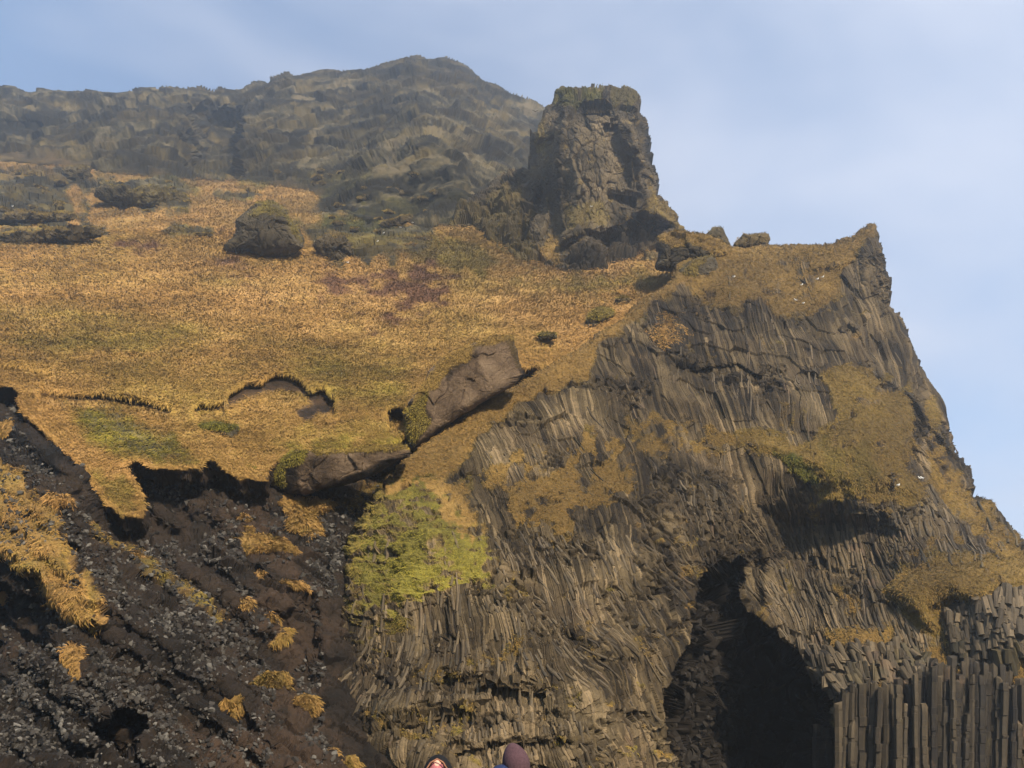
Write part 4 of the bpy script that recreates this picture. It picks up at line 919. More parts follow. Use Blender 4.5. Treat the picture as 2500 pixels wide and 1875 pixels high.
boulder('crag', [(543,609),(555,598),(572,584),(576,560),(579,540),(601,521),(615,506),(630,497),(652,490),(670,494),(688,504),(702,522),(717,544),(730,562),(738,582),(742,605),(720,618),(703,624),(670,629),(637,627),(608,616),(570,614)], 158, 14, 'hunched dark crag standing at the top of the open grass', 'crag', prof=3, facet=1.3, cell=4.0, mask=(.12, .7, .1, .42),
        grasspoly=[([(600,525),(650,488),(690,502),(740,590),(700,560),(670,520),(620,530)], .85, .8)], seed=13)
boulder('crag', [(768,600),(775,585),(793,570),(818,566),(840,575),(855,596),(866,620),(870,642),(850,652),(828,657),(808,650),(792,634),(776,618)], 158, 8, 'broken dark outcrop right of the hunched crag, below the green turf', 'crag', prof=3, facet=1.2, cell=2.6, mask=(.2, .6, .15, .28), seed=14)
boulder('fallen_slab', [(836,575),(845,571),(860,577),(880,588),(900,599),(920,613),(940,626),(932,630),(915,624),(895,613),(872,602),(850,590)], 168, 3, 'narrow straight slab lying diagonally across the green turf', 'rock slab', prof=3, facet=.5, cell=2.0, mask=(.35, .7, .1, .35), grasspoly=[([(836,575),(860,572),(945,625),(930,622),(860,586)], .9, .6)], seed=15)
boulder('crag', [(922,548),(935,540),(960,536),(990,526),(1002,522),(1010,530),(1000,540),(980,550),(950,556),(930,556)], 190, 4, 'low dark ledge rock at the back of the green hollow', 'crag', prof=3, facet=.8, cell=2.2, mask=(.3, .6, .15, .28), seed=16)
boulder('crag', [(1004,585),(1015,577),(1035,578),(1058,585),(1056,591),(1030,590),(1010,590)], 172, 3, 'thin dark ledge rock nearest the rib of the stack', 'crag', prof=3, facet=.6, cell=2.0, mask=(.3, .5, .15, .25), seed=17)
boulder('crag', [(972,610),(985,600),(1010,594),(1016,600),(1005,610),(985,614)], 166, 3, 'small reddish-brown ledge rock in the lower green hollow', 'crag', prof=3, facet=.6, cell=2.0, mask=(.2, .4, .3, .3), seed=18)
boulder('crag', [(232,478),(240,462),(262,452),(290,455),(310,470),(335,462),(370,452),(400,460),(440,468),(462,482),(468,500),(440,508),(400,506),(360,512),(320,512),(290,500),(255,492)], 214, 14, 'wide mossy outcrop with a bright green crown below the far cliffs', 'crag', prof=3, facet=1.6, cell=3.6, mask=(.45, .75, .15, .32), seed=19)
boulder('crag', [(0,590),(0,575),(40,565),(70,572),(110,560),(150,556),(180,568),(215,556),(250,562),(256,572),(215,580),(180,584),(120,592),(60,598),(20,602)], 160, 8, 'long ragged dark ledge at the upper edge of the golden grass', 'crag', prof=3, facet=1.4, cell=2.8, mask=(.35, .6, .15, .25), seed=20)
boulder('crag', [(0,535),(10,522),(50,515),(85,520),(120,522),(170,518),(192,526),(180,536),(130,540),(85,548),(40,545)], 185, 8, 'pale-flecked ledge of rock above the long ragged ledge', 'crag', prof=3, facet=1.4, cell=2.8, mask=(.3, .6, .1, .45), seed=21)
boulder('crag', [(150,420),(165,408),(190,402),(215,410),(226,430),(218,446),(190,444),(165,436)], 268, 10, 'rounded dark knoll of rock under the far cliffs', 'crag', prof=2.6, facet=1.6, cell=4, mask=(.4, .7, .15, .25), seed=22)
boulder('crag', [(380,572),(395,562),(415,554),(440,560),(470,566),(488,570),(470,577),(430,578),(400,576)], 172, 5, 'low spiky ledge of dark rock left of the hunched crag', 'crag', prof=3, facet=1.0, cell=2.2, mask=(.3, .6, .15, .28), seed=23)

orng = random.Random(77); nk = 0
for _ in range(4000):
    x_ = orng.uniform(-20, 1120); y_ = orng.uniform(392, 600)
    if nk >= 60: break
    rk = float(S.at(np.array([x_]), np.array([y_]), rock * (1 - up))[0])
    if rk < .45 or (560 < x_ < 760 and y_ > 480): continue
    wd = orng.uniform(9, 34); hg = wd * orng.uniform(.22, .5); m_ = orng.randint(8, 12)
    ol = []
    for q in range(m_):
        a_ = 2 * math.pi * q / m_; k_ = orng.uniform(.7, 1.15)
        ol.append((x_ + wd * .5 * k_ * math.cos(a_), y_ + hg * .5 * k_ * math.sin(a_) * (.8 if math.sin(a_) > 0 else 1.2)))
    p_ = S.at(np.array([x_]), np.array([y_]))[0]
    boulder('outcrop_rock', ol, p_[1] - 1.0, wd * p_[1] / FPX * .7, 'dark mossy rock poking out of the broken ground under the far cliffs', 'rock', prof=2.8, facet=.9, cell=2.4, mask=(.25, .6, .1, orng.uniform(.15, .5)), seed=30 + nk, noise=.5, group='outcrop rocks under the far cliffs', top_moss=.8)
    nk += 1
# ================================================================== STONES
def hull_mesh(seed, n=13, flat=.7):
    rr = random.Random(seed); bm = bmesh.new()
    for _ in range(n):
        v = Vector((rr.gauss(0, 1), rr.gauss(0, 1), rr.gauss(0, 1))); v.normalize()
        bm.verts.new((v.x * rr.uniform(.8, 1.1), v.y * rr.uniform(.6, .9), v.z * flat * rr.uniform(.7, 1)))
    r = bmesh.ops.convex_hull(bm, input=bm.verts)
    bmesh.ops.delete(bm, geom=[g_ for g_ in r['geom_interior'] if isinstance(g_, bmesh.types.BMVert)], context='VERTS')
    bmesh.ops.triangulate(bm, faces=bm.faces)
    me = bpy.data.meshes.new('stone'); bm.to_mesh(me); bm.free()
    return me
stones = []
for s in range(9):
    me = hull_mesh(s + 3, 12 + s % 4, .55 + .05 * s); me.materials.append(M_stone); stones.append(me)
def smooth_stone(seed):
    me = hull_mesh(seed); return np.array([v.co[:] for v in me.vertices]), np.array([p.vertices[:] for p in me.polygons])
# where stones lie: weight map
def stone_weight(x, y):
    q = np.stack([x, y, 0 * x], -1)
    w = .10 + 1.3 * fbm(q, 1 / 50., 4, 401)
    w = w + .5 * ss(sdpoly(x, y, [(-330,1640),(100,1600),(260,1560),(420,1640),(460,1780),(600,1780),(860,1990),(-330,1990)]), -30, 60)
    w = w + .5 * ss(sdpoly(x, y, [(150,1150),(260,1280),(400,1360),(520,1440),(640,1540),(640,1640),(500,1700),(380,1600),(260,1480),(160,1330)]), -20, 40)
    w = w + .35 * ss(sdpoly(x, y, [(330,1170),(580,1180),(620,1320),(420,1330)]), -20, 40)
    w = w + .5 * ss(sdpoly(x, y, [(0,1000),(100,1080),(160,1180),(60,1150),(0,1130)]), -10, 20)
    w = w + .5 * ss(sdpoly(x, y, [(840,1240),(900,1230),(850,1350),(820,1440),(760,1400),(740,1300)]), -10, 20)
    w = w * (1 - .9 * ss(sdpoly(x, y, HOLE), -5, 5)) * (1 - .8 * ss(sdpoly(x, y, DARK1), -5, 20))
    w = w * (1 - .75 * ss(sdpoly(x, y, [(590,1270),(680,1320),(760,1420),(790,1560),(760,1650),(700,1600),(640,1450)]), -20, 20))
    w = w * (1 - .8 * ss(sdpoly(x, y, [(480,1190),(600,1200),(600,1260),(480,1330),(380,1310),(420,1240)]), -20, 20))
    return np.clip(w, 0, 1)
def pick(n, box, seed):
    rg = np.random.default_rng(seed)
    x = rg.uniform(box[0], box[1], n * 6); y = rg.uniform(box[2], box[3], n * 6)
    k = (rg.random(n * 6) < stone_weight(x, y)) & (sdpoly(x, y, CLIFF) < -4) & (sdpoly(x, y, [(-40,925)] + TURF_LOW[1:34] + [(1000,925)]) < -8)
    k &= (Y_ok(x, y))
    return x[k][:n], y[k][:n]
def Y_ok(x, y): return sdpoly(x, y, [(640,1100),(1010,1080),(900,1200),(700,1225)]) < -4
xs_, ys_ = pick(270, (-15, 960, 980, 1872), 3)
order = np.argsort(ys_)
for i, (x_, y_) in enumerate(zip(xs_, ys_)):
    p = G.at(np.array([x_]), np.array([y_]))[0]
    big = (i % 9 == 0)
    r = random.uniform(9, 15) if not big else random.uniform(15, 27)
    r = r * p[1] / FPX * .5
    o = bpy.data.objects.new('scree_stone', stones[i % 9]); COL.objects.link(o)
    nrm = G.at(np.array([x_]), np.array([y_]), G.Ns)[0]
    o.location = p + nrm * r * .25; o.rotation_euler = (random.uniform(0, 6.28), random.uniform(-.6, .6), random.uniform(0, 6.28))
    o.scale = (r * random.uniform(.9, 1.4), r * random.uniform(.8, 1.1), r * random.uniform(.8, 1.1))
    tag(o, 'angular grey stone lying loose on the dark scree', 'stone', 'loose stones on the scree')
base_st = [smooth_stone(50 + i) for i in range(6)]
def gravel(name, x, y, sheet, size, seed, mat, label):
    rg = np.random.default_rng(seed); Vs, Fs, Ms = [], [], []; off = 0
    P = sheet.at(x, y); N = sheet.at(x, y, sheet.Ns)
    for b, (bv, bf) in enumerate(base_st):
        sel = np.arange(len(x)) % 6 == b; n = sel.sum()
        if not n: continue
        r = (size[0] + (size[1] - size[0]) * rg.random(n) ** 2.2) * P[sel, 1] / FPX * .5
        q = rg.normal(0, 1, (n, 4)); q /= np.linalg.norm(q, axis=1, keepdims=True); a, b_, c, d = q.T
        Rm = np.stack([1 - 2 * (c * c + d * d), 2 * (b_ * c - a * d), 2 * (b_ * d + a * c), 2 * (b_ * c + a * d), 1 - 2 * (b_ * b_ + d * d), 2 * (c * d - a * b_), 2 * (b_ * d - a * c), 2 * (c * d + a * b_), 1 - 2 * (b_ * b_ + c * c)], -1).reshape(n, 3, 3)
        V = np.einsum('nij,kj->nki', Rm, bv) * r[:, None, None] * rg.uniform(.8, 1.3, (n, 1, 1)) + (P[sel] + N[sel] * r[:, None] * .3)[:, None]
        F = bf[None] + (np.arange(n) * len(bv))[:, None, None] + off; off += n * len(bv)
        Vs.append(V.reshape(-1, 3)); Fs.append(F.reshape(-1, 3))
        tn = np.repeat(rg.random(n) ** 1.3, len(bv)); Ms.append(np.stack([0 * tn, 0 * tn, 0 * tn, tn], -1))
    o = mesh_np(name, np.concatenate(Vs), np.concatenate(Fs), mat, np.concatenate(Ms)); tag(o, label, 'gravel', kind='stuff'); return o
x_, y_ = pick(12000, (-15, 960, 980, 1885), 4)
gravel('gravel', x_, y_, G, (3.5, 19), 5, M_gravel, 'small grey gravel strewn over the black scree')
# stones showing through the mossy turf
x_ = RNG.uniform(120, 480, 900); y_ = RNG.uniform(975, 1140, 900); k = sdpoly(x_, y_, [(120,980),(300,990),(420,1060),(480,1120),(380,1140),(280,1100)]) > 0
gravel('turf_gravel', x_[k], y_[k], S, (2.5, 7), 6, M_gravel, 'scattered grey stones showing through the mossy turf')

x_ = RNG.uniform(1625, 1800, 2600); y_ = RNG.uniform(1480, 1885, 2600)
k = (sdpoly(x_, y_, CAVE) > 3) & (x_ < 1790 - (y_ - 1480) * .05) & (RNG.random(2600) < .30)
cr_ = gravel('fallen_rocks', x_[k], y_[k], C, (9, 34), 9, stone_mat('cave rock with painted shade', (.003, .0023, .0016), (.020, .015, .010), 1.2), 'broken rocks heaped inside the cave mouth, coloured dark for its shade')  # rock colour lowered to stand in for the cave's shade
# ================================================================== GRASS CLUMPS ON THE SCREE
def clump(poly, label, sheet=G, dn=1.0, green=.2, thick=1.0, dens=1.0):
    """a sod with its own body (soil side, domed grassy top) and blades"""
    O = np.array(poly, float); c = O.mean(0)
    d0 = sheet.at(np.array([c[0]]), np.array([c[1]]))[0][1]
    seg = np.linalg.norm(np.diff(np.vstack([O, O[:1]]), axis=0), axis=1); cum = np.concatenate([[0], np.cumsum(seg)])
    nb = max(24, int(cum[-1] / 3)); t = np.linspace(0, cum[-1], nb, endpoint=False); OO = np.vstack([O, O[:1]])
    wb = 1 + .16 * vnoise(np.stack([np.cos(t / cum[-1] * 6.283) * 3 + c[0], np.sin(t / cum[-1] * 6.283) * 3, 0 * t], -1), 5) + RNG.normal(0, .05, nb)
    bx = c[0] + (np.interp(t, cum, OO[:, 0]) - c[0]) * wb; by = c[1] + (np.interp(t, cum, OO[:, 1]) - c[1]) * wb
    nr = max(6, int(cum[-1] / 16)); s = np.linspace(0, 1, nr)
    XX = c[0] + s[:, None] * (bx - c[0]); YY = c[1] + s[:, None] * (by - c[1])
    ht = thick * np.sqrt(np.clip(1 - s ** 3, 0, 1))[:, None]
    B = sheet.at(XX.ravel(), YY.ravel(), PGs if sheet is G else None).reshape(nr, nb, 3); Nn = sheet.at(XX.ravel(), YY.ravel(), sheet.Ns).reshape(nr, nb, 3)
    mpp = d0 / FPX; size = cum[-1] / 4 * mpp
    hgt = ht * min(size * .19, .6)
    P = B + Nn * hgt[..., None] + np.array([0, 0, 1]) * (fbm(B, 2.5, 3, 7)[..., None]) * .12
    P = np.concatenate([P, (B[-1] - Nn[-1] * .3)[None]], 0)
    P[0] = P[0].mean(0)
    H, W = P.shape[:2]; idx = np.arange(H * W).reshape(H, W); nx = np.roll(idx, -1, 1)
    F = np.stack([idx[:-1], idx[1:], nx[1:], nx[:-1]], -1).reshape(-1, 4)
    M = np.tile([1., green, 0, .45], (H * W, 1)); M[-2 * W:] = [0, 0, 1, .4]
    org = P.reshape(-1, 3).mean(0); org[2] = P[..., 2].min()
    e_ = bpy.data.objects.new('grass_clump', None); COL.objects.link(e_); e_.location = org; tag(e_, label, 'grass clump', 'grass clumps on the scree')
    b = mesh_np('sod', P.reshape(-1, 3) - org, F, M_scree, M, False, e_)
    n = int(cum[-1] ** 2 / 16 * .75 * dens) + 50; n = min(n, 9000)
    rr = np.sqrt(RNG.random(n)); ti = RNG.integers(0, nb, n)
    fi = rr * (nr - 1); i0 = np.clip(fi.astype(int), 0, nr - 2); f = (fi - i0)[:, None]
    Pb = P[i0, ti] * (1 - f) + P[i0 + 1, ti] * f; Nb = Nn[np.clip(i0, 0, nr - 1), ti]
    L = RNG.uniform(4, 10, n) * (1 + 1.2 * (RNG.random(n) < .15)) * mpp * dn
    mk = np.stack([np.ones(n), np.clip(green + .35 * fbm(Pb, 1.2, 2, 3) + RNG.normal(0, .1, n), 0, 1), np.zeros(n), RNG.random(n) * .48], -1)
    g_ = blades('grass_blades', Pb - org, Nb / np.linalg.norm(Nb, axis=1, keepdims=True), L, L * .13, mk, .95, e_, upbias=.35); g_['kind'] = 'stuff'
PGs = smooth2(G.P, 4)
clump([(588,1320),(595,1305),(640,1302),(690,1312),(728,1330),(726,1352),(700,1350),(650,1346),(610,1340),(592,1334)], 'long flat grass clump in the upper scree, green along its top', green=.3)
clump([(683,1216),(730,1222),(790,1225),(825,1245),(780,1262),(790,1290),(775,1318),(755,1322),(735,1305),(710,1290),(696,1260),(684,1245)], 'largest torn sheet of turf just below the long low slab', green=.25, thick=.8)
clump([(592,1290),(600,1282),(620,1281),(628,1290),(622,1299),(600,1299)], 'small brown tuft directly above the long flat clump')
clump([(581,1264),(590,1255),(605,1256),(610,1266),(600,1272),(585,1271)], 'uppermost little tuft on the scree, under the turf edge')
clump([(683,1432),(700,1420),(730,1418),(752,1436),(755,1444),(735,1438),(705,1436)], 'thin arched clump on bare brown earth in mid scree', green=.15)
clump([(617,1410),(625,1397),(642,1394),(646,1408),(636,1420),(622,1420)], 'round brown tuft left of the thin arched clump', green=.05)
clump([(581,1478),(592,1470),(608,1485),(611,1500),(600,1504),(586,1494)], 'narrow slanting tuft among loose stones in mid scree')
clump([(646,1500),(658,1496),(680,1512),(683,1524),(670,1528),(655,1514)], 'slanting tuft above the splayed green-tipped clump')
clump([(662,1570),(670,1540),(690,1532),(714,1533),(712,1550),(695,1575),(675,1584)], 'splayed green-tipped clump leaning downhill in mid scree', green=.35)
clump([(612,1662),(630,1645),(650,1638),(680,1650),(700,1668),(700,1686),(685,1693),(655,1678),(630,1670)], 'bright green-backed clump in the lower scree', green=.5)
clump([(536,1722),(545,1705),(570,1699),(590,1708),(592,1735),(575,1750),(550,1748)], 'fuzzy round olive clump near the foot of the scree', green=.25)
clump([(714,1715),(730,1700),(760,1692),(784,1710),(786,1735),(765,1742),(740,1730)], 'shaggy clump hanging beside the foot of the column wall', green=.3)
clump([(149,1590),(165,1578),(185,1590),(198,1620),(199,1650),(190,1657),(180,1630),(160,1610)], 'curved comma-shaped clump over black soil at the lower left', green=.1)
clump([(796,1835),(805,1820),(825,1820),(832,1845),(828,1864),(810,1862)], 'brown clump at the very foot of the gully', green=.1)
clump([(845,1860),(850,1835),(870,1833),(890,1850),(895,1875),(870,1880),(848,1878)], 'greenish clump against the lowest corner of the column wall', green=.45)
clump([(112,1215),(125,1198),(155,1198),(178,1220),(175,1245),(150,1240),(125,1230)], 'bushy reddish-brown clump at the top of the stony bank', green=.0, dn=1.3)
clump([(-30,1045),(0,1036),(30,1040),(46,1058),(40,1070),(10,1068),(-30,1072)], 'pale clump on the dark slope under the turf corner', green=.15)
clump([(-5,1450),(8,1443),(18,1455),(14,1472),(0,1472)], 'small rusty tuft at the picture edge by the black hollow', green=.0)
clump([(105,1440),(140,1425),(170,1450),(200,1490),(230,1520),(200,1530),(160,1500),(125,1470)], 'ragged clump trailing down the lower end of the stony bank', green=.15)
clump([(320,1370),(345,1362),(370,1380),(350,1392),(325,1385)], 'orange-brown tuft where the bank meets the stones', green=.1)
clump([(120,1060),(132,1055),(142,1065),(135,1074),(122,1072)], 'yellow-green tuft on the black slope below the turf strip', green=.6)
clump([(380,1420),(392,1418),(400,1436),(390,1442),(380,1434)], 'yellow mossy tuft among grey stones in the middle of the scree', green=.6)

# ================================================================== BIRDS
def lathe_part(name, ctrs, rads, mat, seg=10, parent=None, sq=1.0):
    V, F = [], []
    C_ = [Vector(c) for c in ctrs]
    for i, c in enumerate(C_):
        t = (C_[min(i + 1, len(C_) - 1)] - C_[max(i - 1, 0)]).normalized()
        a = t.cross(Vector((0, 0, 1))); a = a.normalized() if a.length > .05 else Vector((1, 0, 0)); b = a.cross(t)
        for q in range(seg):
            th = 2 * math.pi * q / seg
            V.append(c + a * rads[i] * math.cos(th) + b * rads[i] * sq * math.sin(th))
    n = len(C_)
    for i in range(n - 1):
        for q in range(seg): F.append((i * seg + q, i * seg + (q + 1) % seg, (i + 1) * seg + (q + 1) % seg, (i + 1) * seg + q))
    o = mesh_np(name, np.array([v[:] for v in V]), np.array(F), mat, None, True, parent)
    return o
M_white = flat_mat('white plumage', (.80, .79, .75), .8, .05); M_wing = flat_mat('pale grey wing feathers', (.42, .43, .44), .8, .1); M_beak = flat_mat('yellow beak', (.6, .42, .08), .5)
M_darkf = flat_mat('dark brown feathers', (.035, .028, .022), .8, .2)
def sitting_bird():
    e_ = bpy.data.objects.new('seabird', None); COL.objects.link(e_)
    bd = lathe_part('body', [(-.30, 0, .17), (-.22, 0, .18), (-.08, 0, .17), (.08, 0, .18), (.17, 0, .25), (.21, 0, .33), (.25, 0, .38), (.31, 0, .375)], [.02, .065, .12, .12, .08, .05, .062, .02], M_white, 12, e_)
    for sgn in (1, -1):
        lathe_part('wing', [(-.36, .05 * sgn, .19), (-.2, .10 * sgn, .2), (0, .125 * sgn, .2), (.12, .1 * sgn, .2)], [.008, .05, .07, .03], M_wing, 8, e_, .6)
        lathe_part('leg', [(0, .04 * sgn, .1), (0, .04 * sgn, 0)], [.01, .01], M_beak, 6, e_)
    lathe_part('beak', [(.30, 0, .372), (.37, 0, .36)], [.016, .003], M_beak, 6, e_)
    return e_
bird0 = sitting_bird()
def copy_tree(o_, parent=None):
    c = o_.copy(); COL.objects.link(c); c.parent = parent
    for ch in [q for q in o_.children]: copy_tree(ch, c)
    return c
BIRDS = [(C,1791,679,'seabird sitting below the pointed two-toned boulder'),(C,1995,686,'seabird tucked under the dark ledge near the cliff tip'),(C,2008,680,'tiny seabird highest under the ledge near the cliff tip'),(C,1957,695,'small seabird left of the dark ledge by the cliff tip'),(C,1942,737,'left one of two seabirds on the lower rim of the saddle turf'),(C,1961,740,'right one of two seabirds on the lower rim of the saddle turf'),
 (C,2191,1187,'lone seabird on the lip of the green terrace'),(C,2233,1176,'round seabird standing tallest of the close pair on the terrace lip'),(C,2243,1175,'outer seabird of the close pair on the terrace lip'),
 (S,919,556,'seabird beside the low ledge at the back of the green hollow'),(S,937,570,'seabird in the middle of the green hollow'),(S,978,562,'seabird right of centre in the green hollow'),(S,1007,542,'seabird on the upper right of the green hollow'),(S,921,602,'seabird on the green turf above the narrow diagonal slab'),(S,849,642,'seabird low on the broken dark outcrop'),
 (K,1444,500,'seabird roosting on the face of the rock stack'),(S,285,462,'left one of two seabirds on the wide mossy outcrop'),(S,311,471,'right one of two seabirds on the wide mossy outcrop'),(S,90,408,'distant seabird near the knoll under the far cliffs'),(S,1180,467,'seabird where the stack rib meets the far crag'),(S,30,505,'seabird above the pale-flecked ledge at far left')]
for i, (sh, x_, y_, lb) in enumerate(BIRDS):
    b = bird0 if i == 0 else copy_tree(bird0)
    p = sh.at(np.array([float(x_)]), np.array([float(y_)]))[0]; n_ = sh.at(np.array([float(x_)]), np.array([float(y_)]), sh.Ns)[0]
    v = CAM - p; v = v / np.linalg.norm(v)
    b.location = p + v * 1.0 + n_ * .15; s = .8 if sh is C else .95
    b.scale = (s, s, s); b.rotation_euler = (0, 0, random.choice([.3, 2.8, -.4, 3.5]))
    tag(b, 'white ' + lb, 'bird', 'white seabirds on the slopes')
# flying bird
e_ = bpy.data.objects.new('flying_bird', None); COL.objects.link(e_); e_.location = world(1307, 272, 150)
lathe_part('body', [(-.05, -.1, -.22), (0, -.05, -.12), (.02, 0, 0), (.05, .05, .1)], [.03, .07, .08, .02], M_darkf, 10, e_)
for sgn in (1, -1):
    V = []
    for t, (dx, dz, w_) in enumerate([(0, 0, .16), (.25, .12, .2), (.48, .24, .15), (.70, .42 if sgn < 0 else .36, .03)]):
        V += [(sgn * dx, -w_ / 2, dz + .012), (sgn * dx, w_ / 2, dz + .03), (sgn * dx, w_ / 2, dz - .012), (sgn * dx, -w_ / 2, dz - .03)]
    F = [(i * 4 + q, i * 4 + (q + 1) % 4, (i + 1) * 4 + (q + 1) % 4, (i + 1) * 4 + q) for i in range(3) for q in range(4)] + [(0, 3, 2, 1), (12, 13, 14, 15)]
    mesh_np('wing', np.array(V), np.array(F), M_darkf, None, False, e_)
tag(e_, 'dark bird gliding with raised wings just left of the rock stack', 'bird')

# ================================================================== PEOPLE
def skin_mesh(name, nodes, edges, mat, parent, sub=2, root=0):
    me = bpy.data.meshes.new(name); me.from_pydata([n_[0] for n_ in nodes], edges, []); o = bpy.data.objects.new(name, me); COL.objects.link(o)
    md = o.modifiers.new('skin', 'SKIN'); md.use_smooth_shade = True
    for i, n_ in enumerate(nodes):
        r = n_[1]; me.skin_vertices[0].data[i].radius = (r, r) if not isinstance(r, tuple) else r
    me.skin_vertices[0].data[root].use_root = True
    s_ = o.modifiers.new('sub', 'SUBSURF'); s_.levels = sub; s_.render_levels = sub
    me.materials.append(mat); o.parent = parent
    return o
M_skin = flat_mat('skin', (.55, .30, .22), .6, .08, 40)
def ellip(name, c, r, mat, parent, seg=36, rings=20, ribs=0, fn=None, open_=None):
    V, F = [], []
    for i in range(rings + 1):
        ph = math.pi * i / rings
        for q in range(seg):
            th = 2 * math.pi * q / seg
            d = Vector((math.sin(ph) * math.cos(th), math.sin(ph) * math.sin(th), math.cos(ph)))
            k = 1 + (ribs * (abs(math.sin(th * seg / 4)) - .5) * math.sin(ph) if ribs else 0)
            p = Vector((d.x * r[0] * k, d.y * r[1] * k, d.z * r[2]))
            if fn: p = fn(p, d)
            V.append(p + Vector(c))
    for i in range(rings):
        for q in range(seg):
            a, b, c_, d_ = i * seg + q, (i + 1) * seg + q, (i + 1) * seg + (q + 1) % seg, i * seg + (q + 1) % seg
            if open_ and open_(sum((V[z] for z in (a, b, c_, d_)), Vector()) / 4 - Vector(c)): continue
            F.append((a, b, c_, d_))
    return mesh_np(name, np.array([v[:] for v in V]), np.array(F), mat, None, True, parent)
def person(loc, rz, hgt, label, jacket, trousers, lean=0):
    """full standing figure facing local -Y"""
    e_ = bpy.data.objects.new('person', None); COL.objects.link(e_); e_.location = loc; e_.rotation_euler = (0, 0, rz); tag(e_, label, 'person')
    k = hgt / 1.75
    def S_(*p): return (p[0] * k, p[1] * k, p[2] * k)
    nodes = [(S_(0, 0, .95), .13 * k), (S_(0, .01, 1.15), .12 * k), (S_(0, .02, 1.35), .14 * k), (S_(0, .02, 1.46), .075 * k), (S_(0, -.01, 1.55), .058 * k), (S_(0, -.02, 1.63), .085 * k), (S_(0, -.01, 1.69), .075 * k)]
    edges = [(0, 1), (1, 2), (2, 3), (3, 4), (4, 5), (5, 6)]
    for s_ in (1, -1):
        b = len(nodes)
        nodes += [(S_(.19 * s_, .02, 1.40), .06 * k), (S_(.26 * s_, .04, 1.12), .045 * k), (S_(.27 * s_, -.04, .87), .032 * k), (S_(.27 * s_, -.06, .80), .036 * k)]
        edges += [(2, b), (b, b + 1), (b + 1, b + 2), (b + 2, b + 3)]
        for f, (dx, l_) in enumerate(((-.028, .075), (-.010, .09), (.010, .085), (.028, .065))):
            q = len(nodes); nodes += [(S_(.27 * s_ + dx * .2, -.06 + dx, .76), .010 * k), (S_(.265 * s_, -.065 + dx, .76 - l_ * .5), .009 * k), (S_(.255 * s_, -.07 + dx, .76 - l_), .008 * k)]
            edges += [(b + 3, q), (q, q + 1), (q + 1, q + 2)]
        q = len(nodes); nodes += [(S_(.255 * s_, -.10, .79), .011 * k), (S_(.245 * s_, -.12, .75), .009 * k)]; edges += [(b + 3, q), (q, q + 1)]
        h_ = len(nodes)
        nodes += [(S_(.10 * s_, 0, .86), .095 * k), (S_(.11 * s_, -.01, .48), .06 * k), (S_(.11 * s_, .02, .10), .042 * k), (S_(.12 * s_, -.12, .04), .035 * k)]
        edges += [(0, h_), (h_, h_ + 1), (h_ + 1, h_ + 2), (h_ + 2, h_ + 3)]
    skin_mesh('body', nodes, edges, M_skin, e_, 1)
    # face
    def face(p, d):
        if d.y < -.55 and abs(d.x) < .25 and -.35 < d.z < .15: p.y -= .022 * (1 - abs(d.x) / .25) * (1 - abs(d.z + .15) / .35)
        if d.z < -.3: p.x *= 1 - .3 * (-.3 - d.z); 
        return p
    hd = ellip('head', S_(0, -.02, 1.64), (.078 * k, .098 * k, .118 * k), M_skin, e_, fn=face)
    for s_ in (1, -1):
        ellip('eye', S_(.03 * s_, -.108, 1.65), (.012, .008, .009), M_eye, hd, 12, 8)
        ellip('ear', S_(.08 * s_, -.01, 1.64), (.012, .02, .032), M_skin, hd, 12, 8)
    ellip('mouth', S_(0, -.105, 1.585), (.024, .008, .007), M_lip, hd, 12, 8)
    tn = [(S_(0, 0, .88), .16 * k), (S_(0, .01, 1.10), .155 * k), (S_(0, .02, 1.34), .17 * k), (S_(0, .02, 1.47), .095 * k)]; te = [(0, 1), (1, 2), (2, 3)]
    for s_ in (1, -1):
        b = len(tn); tn += [(S_(.20 * s_, .02, 1.39), .085 * k), (S_(.26 * s_, .04, 1.12), .068 * k), (S_(.27 * s_, -.04, .87), .05 * k)]; te += [(2, b), (b, b + 1), (b + 1, b + 2)]
    skin_mesh('jacket', tn, te, jacket, e_)
    tn = [(S_(0, 0, .93), .15 * k)]; te = []
    for s_ in (1, -1):
        b = len(tn); tn += [(S_(.10 * s_, 0, .84), .11 * k), (S_(.11 * s_, -.01, .48), .085 * k), (S_(.11 * s_, .02, .12), .065 * k)]; te += [(0, b), (b, b + 1), (b + 1, b + 2)]
    skin_mesh('trousers', tn, te, trousers, e_)
    for s_ in (1, -1): skin_mesh('boot', [(S_(.11 * s_, .03, .15), .06 * k), (S_(.11 * s_, .03, .055), .055 * k), (S_(.12 * s_, -.13, .045), .045 * k)], [(0, 1), (1, 2)], M_boot, e_)
    return e_, k
M_eye = flat_mat('eye', (.05, .035, .03), .3); M_lip = flat_mat('lips', (.42, .16, .14), .5); M_boot = flat_mat('boot leather', (.03, .025, .02), .6)
M_black = flat_mat('black jacket cloth', (.004, .004, .005), .8); M_pink = flat_mat('pink knitted wool', (.30, .10, .11), .95, .15, 60); M_mauve = flat_mat('mauve knitted wool', (.055, .030, .036), .95, .2, 60)
M_blue = flat_mat('blue jacket shell', (.005, .055, .095), .6); M_navy = flat_mat('navy hood lining', (.012, .02, .06), .7); M_trim = flat_mat('brown hood trim', (.20, .09, .05), .7); M_trou = flat_mat('dark trousers', (.02, .02, .025), .8)
def wp(x, y, D): return world(x, y, D)
D1 = 8.7; top1 = wp(1070, 1843, D1)
p1, k1 = person((top1[0], D1, 0), 0.0, 1.66, 'person in a black hood over a pink knitted hat, facing the camera', M_black, M_trou)
zt = top1[2]
def hoodfn(p, d):
    if d.z > .2: p.x *= 1 - .10 * (d.z - .2); p.z += .015 * max(0, d.z)
    return p
